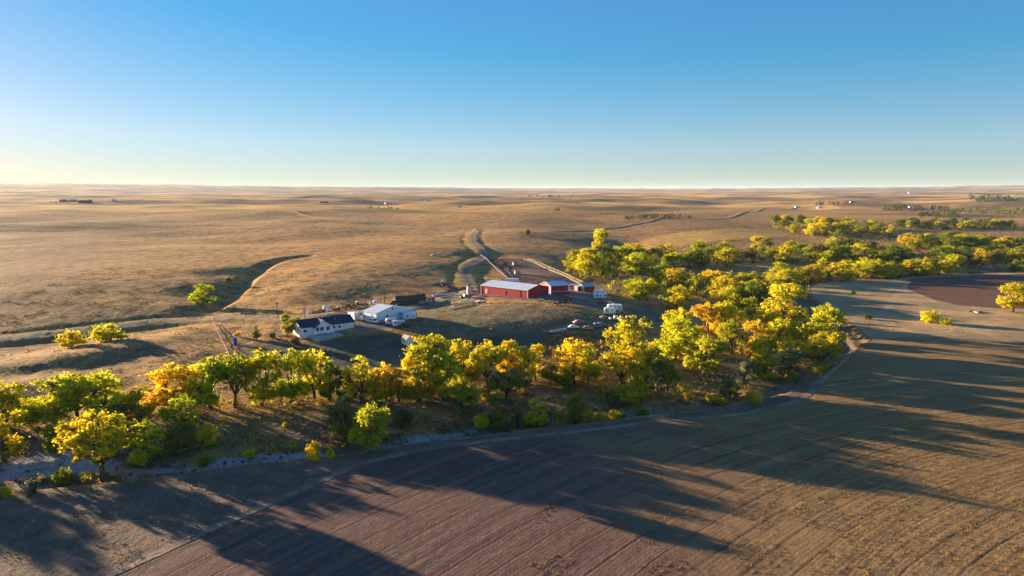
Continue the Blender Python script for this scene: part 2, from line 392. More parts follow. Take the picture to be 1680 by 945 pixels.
def ground_material():
    t = NT('ground'); P = t.pos()
    sep = t.n.new('ShaderNodeSeparateXYZ'); t.l.new(P, sep.inputs[0])
    n_big = t.noise(P, 0.006, 4); n_mid = t.noise(P, 0.035, 4, .6); n_m2 = t.noise(P, 0.16, 4, .6); n_fine = t.noise(P, 0.9, 4, .65); n_tiny = t.noise(P, 3.2, 3, .7)
    n_far = t.noise(t.scalev(P, (1, .55, 1)), 0.0016, 5, .6)
    # dry prairie grass: straw, brown and rusty patches
    g = t.mix(t.ramp(n_mid, .38, .66), (.50, .258, .078), (.33, .172, .062))
    g = t.mix(t.ramp(n_big, .42, .62), g, (.54, .282, .078))
    g = t.mix(t.ramp(n_far, .46, .60, 0, .75), g, (.26, .15, .07))
    g = t.mix(t.ramp(n_m2, .46, .60, 0, .8), g, (.15, .092, .046))
    g = t.mix(t.ramp(n_fine, .52, .74, 0, .6), g, (.52, .33, .14))
    g = t.mix(t.ramp(n_fine, .47, .34, 0, .85), g, (.085, .058, .034))
    vo = t.n.new('ShaderNodeTexVoronoi'); t.put(vo.inputs['Vector'], t.scalev(P, (.0010, .0034, 0))); vo.inputs['Scale'].default_value = 1.0; vo.inputs['Randomness'].default_value = .85
    vs = t.n.new('ShaderNodeSeparateColor'); t.l.new(vo.outputs['Color'], vs.inputs[0])
    fd = t.n.new('ShaderNodeVectorMath'); fd.operation = 'LENGTH'; t.l.new(P, fd.inputs[0])
    farm = t.ramp(fd.outputs['Value'], 1100, 2200)
    g = t.mix(t.math('MULTIPLY', farm, t.ramp(vs.outputs[0], .40, .56, 0, .8)), g, (.72, .40, .11))
    g = t.mix(t.math('MULTIPLY', farm, t.ramp(vs.outputs[1], .62, .72, 0, .75)), g, (.20, .115, .06))
    g = t.mix(t.ramp(t.attr('goldf'), 4, -8, 0, .85), g, t.mix(t.ramp(n_m2, .4, .62), (.62, .36, .085), (.44, .25, .07)))
    # creek flat: greyer grass and leaf litter
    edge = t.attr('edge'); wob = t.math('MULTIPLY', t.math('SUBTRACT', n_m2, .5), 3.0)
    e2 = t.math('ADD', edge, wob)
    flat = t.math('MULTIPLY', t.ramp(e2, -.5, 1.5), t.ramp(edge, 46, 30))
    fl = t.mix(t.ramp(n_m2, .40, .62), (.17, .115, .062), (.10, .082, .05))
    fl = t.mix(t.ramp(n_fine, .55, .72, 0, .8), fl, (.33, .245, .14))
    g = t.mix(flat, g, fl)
    gold = t.math('MULTIPLY', t.attr('gold'), t.ramp(n_m2, .34, .56))
    g = t.mix(t.math('MULTIPLY', gold, .9), g, t.mix(t.ramp(n_fine, .4, .65), (.42, .24, .035), (.30, .13, .03)))
    weeds = t.ramp(t.math('ADD', t.attr('weeds'), wob), 2, -2)
    g = t.mix(weeds, g, t.mix(t.ramp(n_fine, .42, .62), (.30, .17, .08), (.46, .31, .17)))
    dull = t.ramp(t.math('ADD', t.attr('dull'), t.math('MULTIPLY', wob, 2.0)), 4, -6)
    g = t.mix(t.math('MULTIPLY', dull, .85), g, t.mix(t.ramp(n_m2, .40, .60), t.mix(t.ramp(n_fine, .4, .65), (.15, .12, .07), (.24, .18, .10)), (.11, .105, .06)))
    # lawn
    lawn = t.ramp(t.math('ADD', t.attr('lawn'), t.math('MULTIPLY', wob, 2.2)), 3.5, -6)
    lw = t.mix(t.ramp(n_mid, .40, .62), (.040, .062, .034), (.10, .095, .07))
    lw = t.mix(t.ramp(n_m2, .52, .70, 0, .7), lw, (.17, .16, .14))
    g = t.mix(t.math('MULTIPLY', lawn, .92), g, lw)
    # gravel of the creek
    cr = t.attr('creek'); cw = t.math('ADD', cr, t.math('MULTIPLY', t.math('SUBTRACT', n_mid, .5), 34.0))
    gr = t.mix(t.ramp(n_fine, .35, .65), (.25, .215, .19), (.37, .33, .30))
    gr = t.mix(t.ramp(n_tiny, .36, .28, 0, .7), gr, (.10, .09, .08))
    g = t.mix(t.math('MULTIPLY', t.ramp(cw, 5.0, 2.6), t.ramp(sep.outputs[0], -28, 12, 1, .18)), g, gr)
    # the field margin: thin grey-brown grass
    mg = t.mix(t.ramp(n_m2, .38, .62), (.19, .125, .088), (.12, .092, .062))
    mg = t.mix(t.ramp(n_fine, .58, .72, 0, .8), mg, (.40, .29, .19))
    mg = t.mix(t.ramp(n_fine, .40, .28, 0, .7), mg, (.075, .06, .045))
    g = t.mix(t.ramp(e2, .5, -.8), g, mg)
    pale = t.math('MULTIPLY', t.ramp(sep.outputs[1], 205, 240), t.ramp(edge, 0, -2))
    g = t.mix(pale, g, t.mix(t.ramp(n_mid, .4, .6), (.46, .295, .14), (.28, .20, .11)))
    # ploughed land with curved passes
    cx = t.math('SUBTRACT', sep.outputs[0], 195.0); cy = t.math('ADD', sep.outputs[1], 50.0)
    rr = t.math('SQRT', t.math('ADD', t.math('MULTIPLY', cx, cx), t.math('MULTIPLY', cy, cy)))
    rr = t.math('ADD', rr, t.math('MULTIPLY', n_mid, 2.4))
    ang = t.math('ARCTAN2', cx, cy)
    comb = t.n.new('ShaderNodeCombineXYZ'); t.l.new(t.math('MULTIPLY', rr, 1.0), comb.inputs[0]); t.l.new(t.math('MULTIPLY', ang, 8.0), comb.inputs[1])
    streak = t.noise(comb.outputs[0], .55, 4, .65)
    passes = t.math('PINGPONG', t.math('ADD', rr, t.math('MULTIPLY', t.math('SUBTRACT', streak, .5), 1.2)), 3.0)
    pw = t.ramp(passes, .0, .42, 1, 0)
    furrow = t.math('SINE', t.math('MULTIPLY', rr, 7.2))
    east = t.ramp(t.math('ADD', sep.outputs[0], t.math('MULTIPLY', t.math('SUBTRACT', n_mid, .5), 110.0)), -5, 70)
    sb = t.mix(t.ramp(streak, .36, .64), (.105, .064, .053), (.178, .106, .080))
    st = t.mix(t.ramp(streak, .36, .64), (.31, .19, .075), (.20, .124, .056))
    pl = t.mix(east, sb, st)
    pl = t.mix(t.math('MULTIPLY', t.ramp(n_fine, .54, .70), t.ramp(east, 0, 1, .35, .8)), pl, (.33, .215, .105))
    pl = t.mix(t.ramp(n_fine, .42, .30, 0, .65), pl, (.050, .034, .026))
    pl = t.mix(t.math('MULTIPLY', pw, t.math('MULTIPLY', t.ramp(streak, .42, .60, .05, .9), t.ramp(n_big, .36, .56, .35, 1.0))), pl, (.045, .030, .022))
    pl = t.mix(t.ramp(n_tiny, .64, .74, 0, .5), pl, (.42, .30, .20))
    plm = t.ramp(t.math('ADD', t.attr('plough'), t.math('MULTIPLY', wob, .25)), .35, -.35)
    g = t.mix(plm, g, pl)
    pe = t.math('ADD', t.attr('plough'), t.math('MULTIPLY', wob, .8)); edgeline = t.math('MULTIPLY', t.ramp(pe, .0, .8), t.ramp(pe, 3.4, 1.2))
    g = t.mix(t.math('MULTIPLY', edgeline, t.math('MULTIPLY', t.ramp(e2, -.8, -2, 0, .8), t.ramp(n_m2, .42, .58))), g, (.33, .255, .185))
    dk = t.ramp(t.math('ADD', t.attr('darkpl'), t.math('MULTIPLY', wob, 1.6)), 1.0, -1.0)
    g = t.mix(dk, g, t.mix(t.ramp(streak, .38, .6), (.115, .060, .042), (.165, .088, .058)))
    # yard dirt, corral mud, roads and worn tracks
    yd = t.mix(t.ramp(n_m2, .38, .64), (.24, .175, .13), (.155, .115, .09))
    yd = t.mix(t.ramp(n_fine, .55, .7, 0, .5), yd, (.34, .26, .19))
    g = t.mix(t.ramp(t.math('ADD', t.attr('yard'), wob), 1.5, -1.5), g, yd)
    co = t.mix(t.ramp(n_mid, .42, .6), (.11, .058, .042), (.24, .145, .10))
    g = t.mix(t.ramp(t.math('ADD', t.attr('corral'), t.math('MULTIPLY', wob, .4)), .8, -.8), g, co)
    rd = t.mix(t.ramp(n_m2, .38, .64), (.36, .265, .185), (.25, .185, .135))
    rd = t.mix(t.ramp(t.attr('road'), -1.8, -2.3, 0, .75), rd, (.20, .15, .07))
    rdm = t.attr('road')
    g = t.mix(t.math('MULTIPLY', t.ramp(t.math('ADD', rdm, t.math('MULTIPLY', wob, .3)), .5, -.6), .95), g, rd)
    verge = t.math('MULTIPLY', t.ramp(rdm, .4, 1.4), t.ramp(rdm, 4.6, 2.2))
    g = t.mix(t.math('MULTIPLY', verge, .55), g, t.mix(n_fine, (.30, .24, .07), (.16, .13, .05)))
    tr = t.ramp(t.math('ADD', t.attr('track'), t.math('MULTIPLY', wob, .12)), 1.6, .7)
    g = t.mix(t.math('MULTIPLY', tr, .6), g, (.40, .29, .18))
    # relief: tufts, clods and furrows
    calm = t.ramp(plm, 0, 1, 1, .30)
    n_clod = t.noise(P, 6.5, 2, .7)
    h = t.math('ADD', t.math('MULTIPLY', t.math('MULTIPLY', n_fine, .55), calm), t.math('MULTIPLY', n_tiny, .20))
    h = t.math('ADD', h, t.math('MULTIPLY', t.math('MULTIPLY', n_m2, .9), calm))
    h = t.math('ADD', h, t.math('MULTIPLY', n_clod, .07))
    hp = t.math('ADD', t.math('MULTIPLY', t.math('MULTIPLY', furrow, streak), .022), t.math('MULTIPLY', pw, -.08))
    h = t.math('ADD', h, t.math('MULTIPLY', hp, plm))
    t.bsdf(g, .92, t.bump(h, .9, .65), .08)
    return t.m
MAT_GROUND = ground_material()

# ---- split the sheet into the named pieces of the setting; one set of vertex normals keeps the shading seamless
_V = np.column_stack([_x, _y, GZ.ravel()])
_ii, _jj = np.meshgrid(np.arange(NR - 1), np.arange(NA - 1), indexing='ij')
_q = np.stack([_ii * NA + _jj, _ii * NA + _jj + 1, (_ii + 1) * NA + _jj + 1, (_ii + 1) * NA + _jj], -1).reshape(-1, 4)
def _cross(a, b): return np.cross(a, b)
_G3 = np.stack([GX, GY, GZ], -1)
_dr = np.gradient(_G3, axis=0); _da = np.gradient(_G3, axis=1)
_N = np.cross(_da, _dr); _N /= np.linalg.norm(_N, axis=-1, keepdims=True); _N[_N[..., 2] < 0] *= -1
_N = _N.reshape(-1, 3)
def fmean(k): return ATT[k][_q].mean(1)
_lab = np.zeros(len(_q), int)
_lab[fmean('creek') < 3.0] = 4
_lab[fmean('edge') < 0] = 1
_lab[fmean('plough') < 0] = 2
_lab[fmean('darkpl') < 0] = 3
_lab[fmean('yard') < 0] = 5
_lab[(fmean('lawn') < -1) & (_lab == 0)] = 7
_lab[(fmean('road') < 0) & (_lab != 5)] = 6
NAMES = ['prairie', 'field_margin', 'ploughed_field', 'dark_ploughed_field', 'creek_bed', 'farm_yard', 'dirt_road', 'lawn']
for _k, _nm in enumerate(NAMES):
    f = _q[_lab == _k]
    if not len(f): continue
    used, inv = np.unique(f, return_inverse=True)
    me = bpy.data.meshes.new(_nm)
    me.vertices.add(len(used)); me.vertices.foreach_set('co', _V[used].astype(np.float32).ravel())
    me.loops.add(f.size); me.loops.foreach_set('vertex_index', inv.ravel().astype(np.int32))
    me.polygons.add(len(f)); me.polygons.foreach_set('loop_start', np.arange(0, f.size, 4, dtype=np.int32))
    me.polygons.foreach_set('use_smooth', np.ones(len(f), bool))
    me.update(calc_edges=True)
    for an, av in ATT.items():
        a = me.attributes.new(an, 'FLOAT', 'POINT'); a.data.foreach_set('value', av[used].astype(np.float32))
    me.normals_split_custom_set_from_vertices(_N[used].astype(np.float32).tolist())
    me.materials.append(MAT_GROUND)
    o = bpy.data.objects.new(_nm, me); C.objects.link(o); finish(o, kind='structure')

# ------------------------------------------------------------------ trees
def leaf_material():
    t = NT('leaves')
    oi = t.n.new('ShaderNodeObjectInfo')
    v = t.attr('clump')                       # one value per leaf clump, a little jitter per leaf
    hsv = t.n.new('ShaderNodeHueSaturation'); t.l.new(oi.outputs['Color'], hsv.inputs['Color'])
    t.l.new(t.ramp(v, 0, 1, .518, .492), hsv.inputs['Hue']); t.l.new(t.ramp(v, 0, 1, .5, 1.32), hsv.inputs['Value'])
    d = t.n.new('ShaderNodeBsdfDiffuse'); t.l.new(hsv.outputs[0], d.inputs[0])
    tr = t.n.new('ShaderNodeBsdfTranslucent'); t.l.new(hsv.outputs[0], tr.inputs[0])
    mx = t.n.new('ShaderNodeMixShader'); mx.inputs[0].default_value = .52
    t.l.new(d.outputs[0], mx.inputs[1]); t.l.new(tr.outputs[0], mx.inputs[2]); t.l.new(mx.outputs[0], t.out.inputs[0])
    return t.m
def bark_material(name, a, b):
    t = NT(name); P = t.obj()
    n = t.noise(t.scalev(P, (1, 1, .25)), 3.0, 4)
    t.bsdf(t.mix(t.ramp(n, .35, .65), a, b), .95, t.bump(n, .6, .08), .1)
    return t.m
MAT_LEAF = leaf_material()
MAT_BARK = bark_material('bark', (.055, .042, .032), (.13, .105, .085))
MAT_DEAD = bark_material('dead_wood', (.30, .26, .23), (.42, .38, .34))

def tube(V, F, pts, rads, n=6):
    """tapered tube along points"""
    base = len(V); prev = None
    for i, p in enumerate(pts):
        d = (pts[min(i + 1, len(pts) - 1)] - pts[max(i - 1, 0)]); d = d / (np.linalg.norm(d) + 1e-9)
        a = np.cross(d, (0.31, 0.77, 0.55)); a /= np.linalg.norm(a) + 1e-9; b = np.cross(d, a)
        for k in range(n):
            an = 2 * math.pi * k / n
            V.append(p + (a * math.cos(an) + b * math.sin(an)) * rads[i])
    for i in range(len(pts) - 1):
        for k in range(n):
            F.append((base + i * n + k, base + i * n + (k + 1) % n, base + (i + 1) * n + (k + 1) % n, base + (i + 1) * n + k))
def mesh_from(name, V, F, mat, smooth_=True):
    me = bpy.data.meshes.new(name); me.from_pydata([tuple(v) for v in V], [], F)
    if smooth_: me.polygons.foreach_set('use_smooth', np.ones(len(F), bool))
    me.materials.append(mat); me.update(); return me
def leaf_mesh(name, centers, radii, per, size, rs, flat=0.8):
    """leaf-sized faces spread through the clumps"""
    n = int(len(centers) * per)
    idx = rs.randint(0, len(centers), n)
    dirn = rs.normal(size=(n, 3)); dirn /= np.linalg.norm(dirn, axis=1, keepdims=True)
    rad = radii[idx] * np.minimum(.18 + np.abs(rs.normal(0, .72, n)), 1.9)
    stretch = rs.uniform(.55, 1.55, (len(centers), 3))[idx]
    # clumps have ragged, knobbly outlines
    knob = 1 + 0.35 * np.sin(dirn[:, 0] * 5 + idx) * np.sin(dirn[:, 1] * 5 + 2 * idx) * np.cos(dirn[:, 2] * 4 + idx)
    pos = centers[idx] + dirn * stretch * (rad * knob)[:, None] * np.array([1, 1, flat])
    nrm = dirn + rs.normal(size=(n, 3)) * 0.75; nrm /= np.linalg.norm(nrm, axis=1, keepdims=True)
    t1 = np.cross(nrm, rs.normal(size=(n, 3))); t1 /= np.linalg.norm(t1, axis=1, keepdims=True)
    t2 = np.cross(nrm, t1)
    s = size * rs.uniform(.6, 1.35, n)[:, None]
    V = np.stack([pos - t1 * s * .62, pos - t2 * s * .42 + nrm * s * .08, pos + t1 * s * .62, pos + t2 * s * .42 + nrm * s * .08], 1).reshape(-1, 3)
    me = bpy.data.meshes.new(name)
    me.vertices.add(4 * n); me.vertices.foreach_set('co', V.astype(np.float32).ravel())
    me.loops.add(4 * n); me.loops.foreach_set('vertex_index', np.arange(4 * n, dtype=np.int32))
    me.polygons.add(n); me.polygons.foreach_set('loop_start', np.arange(0, 4 * n, 4, dtype=np.int32))
    me.update(calc_edges=True)
    cv = rs.uniform(0, 1, len(centers))
    val = np.clip(cv[idx] * .75 + rs.uniform(-.15, .4, n), 0, 1)
    a = me.attributes.new('clump', 'FLOAT', 'FACE'); a.data.foreach_set('value', val.astype(np.float32))
    me.materials.append(MAT_LEAF)
    return me

def grow(seed, kind):
    """one tree, 10 m tall and about 10 m wide before scaling; returns (wood mesh, leaf mesh)"""
    rs = np.random.RandomState(seed); V, F = [], []
    H = 10.0
    if kind == 'bush':
        cen = []; 
        for i in range(26):
            a = rs.uniform(0, 2 * math.pi); r = 4.4 * math.sqrt(rs.uniform(0, 1)); zz = rs.uniform(.12, .86) * H * (1 - .35 * (r / 4.4) ** 2)
            cen.append((r * math.cos(a), r * math.sin(a), max(zz, .9)))
        cen = np.array(cen); rad = rs.uniform(1.1, 2.1, len(cen))
        for c in cen[::2]:
            tube(V, F, np.array([(c[0] * .1, c[1] * .1, -.5), c * (.5, .5, .55), c]), (.16, .10, .03), 4)
        return mesh_from('bush_wood', V, F, MAT_BARK), leaf_mesh('bush_leaves', cen, rad, 130, .62, rs)
    if kind in ('cotton', 'tall', 'open', 'low'):
        ch = {'cotton': .55, 'tall': .54, 'open': .62, 'low': .50}[kind]        # crown centre height
        rz = {'cotton': .45, 'tall': .46, 'open': .39, 'low': .48}[kind] * H
        rw = {'cotton': 4.6, 'tall': 3.6, 'open': 5.0, 'low': 4.8}[kind]
        ncl = {'cotton': 290, 'tall': 220, 'open': 230, 'low': 270}[kind]
    elif kind == 'dead':
        ch, rz, rw, ncl = .58, 4.0, 3.6, 60
    lean = rs.normal(0, .35, 2)
    fork = np.array([lean[0] * .5, lean[1] * .5, rs.uniform(.20, .30) * H])
    tube(V, F, np.array([(0, 0, -.8), (0, 0, .2), fork * .5 + (.06, 0, 0), fork]), (.52, .40, .32, .28), 8)
    # a few big lobes make the outline uneven
    nl = rs.randint(5, 8); lobes = []
    for i in range(nl):
        a = 2 * math.pi * (i + rs.uniform(-.3, .3)) / nl; r = rw * rs.uniform(.35, .68); zz = ch * H + rz * rs.uniform(-.35 if kind == 'open' else -.72, .5)
        lobes.append((r * math.cos(a) + lean[0], r * math.sin(a) + lean[1], zz, rs.uniform(.36, .56) * rw))
    lobes.append((lean[0], lean[1], (ch * H + rz * .55), .5 * rw))
    for i in range(0 if kind == 'open' else 3):   # low skirts of foliage
        a = rs.uniform(0, 2 * math.pi); r = rw * rs.uniform(.5, .75)
        lobes.append((r * math.cos(a), r * math.sin(a), (ch * H - rz * rs.uniform(.55, .8)), .34 * rw))
    limb = []
    for lx, ly, lz, lr in lobes:
        e = np.array((lx, ly, lz)); m = fork + (e - fork) * .5 + rs.normal(0, .35, 3) * (1, 1, .5)
        tube(V, F, np.array([fork, m, e]), (.22, .14, .06), 5); limb += [fork, m, e, (fork + m) / 2, (m + e) / 2]
    limb = np.array(limb)
    cen, rad = [], []
    for i in range(ncl):
        lx, ly, lz, lr = lobes[i % len(lobes)]
        for _ in range(20):
            p = rs.normal(size=3); p /= np.linalg.norm(p); p *= rs.uniform(.55, 1.0)
            q = np.array((lx + p[0] * lr, ly + p[1] * lr, lz + p[2] * lr * .85))
            if q[2] < {'open': .30, 'low': .07}.get(kind, .15) * H: continue
            k = (q[0] / rw) ** 2 + (q[1] / rw) ** 2 + ((q[2] - ch * H) / rz) ** 2
            if k < 1.12 and q[2] > .7: break
        cen.append(q); rad.append(rs.uniform(.26, .62))
    cen = np.array(cen); rad = np.array(rad)
    for c in cen:
        j = np.argmin(((limb - c) ** 2).sum(1)); b = limb[j]
        tube(V, F, np.array([b, (b + c) / 2 + rs.normal(0, .15, 3), c]), (.07, .045, .015) if kind != 'dead' else (.10, .07, .03), 3)
        if kind == 'dead':
            for _ in range(4):
                tube(V, F, np.array([(b + c) / 2, c + rs.normal(0, .8, 3)]), (.05, .02), 3)
    if kind == 'dead':
        return mesh_from('dead_wood', V, F, MAT_DEAD), None
    # keep the proportions: 10 m tall, 10 m wide
    top = (cen[:, 2] + rad).max(); wid = max(np.ptp(cen[:, 0]), np.ptp(cen[:, 1])) + 1.6
    me = leaf_mesh('leaves_' + kind, cen, rad, 50, .27, rs)
    return mesh_from('wood_' + kind, V, F, MAT_BARK), me
PROTO = {}
for _kd, _cnt, _sd in (('cotton', 5, 11), ('tall', 3, 31), ('open', 3, 51), ('low', 4, 71), ('bush', 4, 91), ('dead', 2, 111)):
    PROTO[_kd] = [grow(_sd + i, _kd) for i in range(_cnt)]
def mesh_ext(me):
    co = np.empty(len(me.vertices) * 3, np.float32); me.vertices.foreach_get('co', co); co = co.reshape(-1, 3)
    lo, hi = np.percentile(co, .5, 0), np.percentile(co, 99.5, 0)
    return max(hi[0] - lo[0], hi[1] - lo[1]), hi[2]
EXT = {k: [mesh_ext(l or w) for w, l in v] for k, v in PROTO.items()}
COL = {'YG': (.68, .60, .022), 'LG': (.51, .48, .026), 'Y': (.80, .63, .020), 'O': (.88, .58, .020), 'G': (.30, .33, .024), 'DG': (.12, .16, .026),
       'OL': (.34, .30, .06), 'AM': (.74, .54, .03), 'GR': (.25, .27, .13), 'BG': (.22, .31, .035), 'BR': (.24, .17, .08)}
WORD = {'YG': 'yellow-green', 'LG': 'light green', 'Y': 'bright yellow', 'O': 'orange', 'G': 'green', 'DG': 'dark green', 'OL': 'olive', 'AM': 'amber', 'GR': 'grey-green',
        'BG': 'fresh green', 'BR': 'brown'}
TR = random.Random(5)
def vdepth(p): return p.y * CP + (HCAM - p.z) * SP
def put_tree(p, hm, wm, col, kind, label, group=None, name=None, cat='tree'):
    pk = TR.randrange(len(PROTO[kind])); wood, leaves = PROTO[kind][pk]; ew, eh = EXT[kind][pk]
    name = name or {'bush': 'shrub', 'dead': 'dead_tree'}.get(kind, 'cottonwood_tree')
    r = bpy.data.objects.new(name, None); C.objects.link(r); r.empty_display_size = .5
    r.location = (p[0], p[1], p[2] - .1); r.rotation_euler = (0, 0, TR.uniform(0, 6.28)); r.scale = (wm / ew, wm / ew, hm / eh)
    t = bpy.data.objects.new('stems' if kind == 'bush' else 'trunk', wood); C.objects.link(t); t.parent = r
    if leaves:
        c = bpy.data.objects.new('foliage' if kind == 'bush' else 'crown', leaves); C.objects.link(c); c.parent = r
        b = COL[col]; k = TR.uniform(.88, 1.12); s = TR.uniform(-.09, .07)
        c.color = (min(1, b[0] * k * (1 + s)), b[1] * k * (1 - s * .5), b[2] * k, 1)
    finish(r, label=label, cat=cat, group=group)
    return r
def img_tree(u, v, h, w, col, kind, label, group=None, name=None, cat='tree'):
    p = at(u, v); k = vdepth(p) / FPX
    return put_tree(p, h * k * 1.03, w * k * (1.0 if kind == 'bush' else 1.09), col, kind, label, group, name, cat)

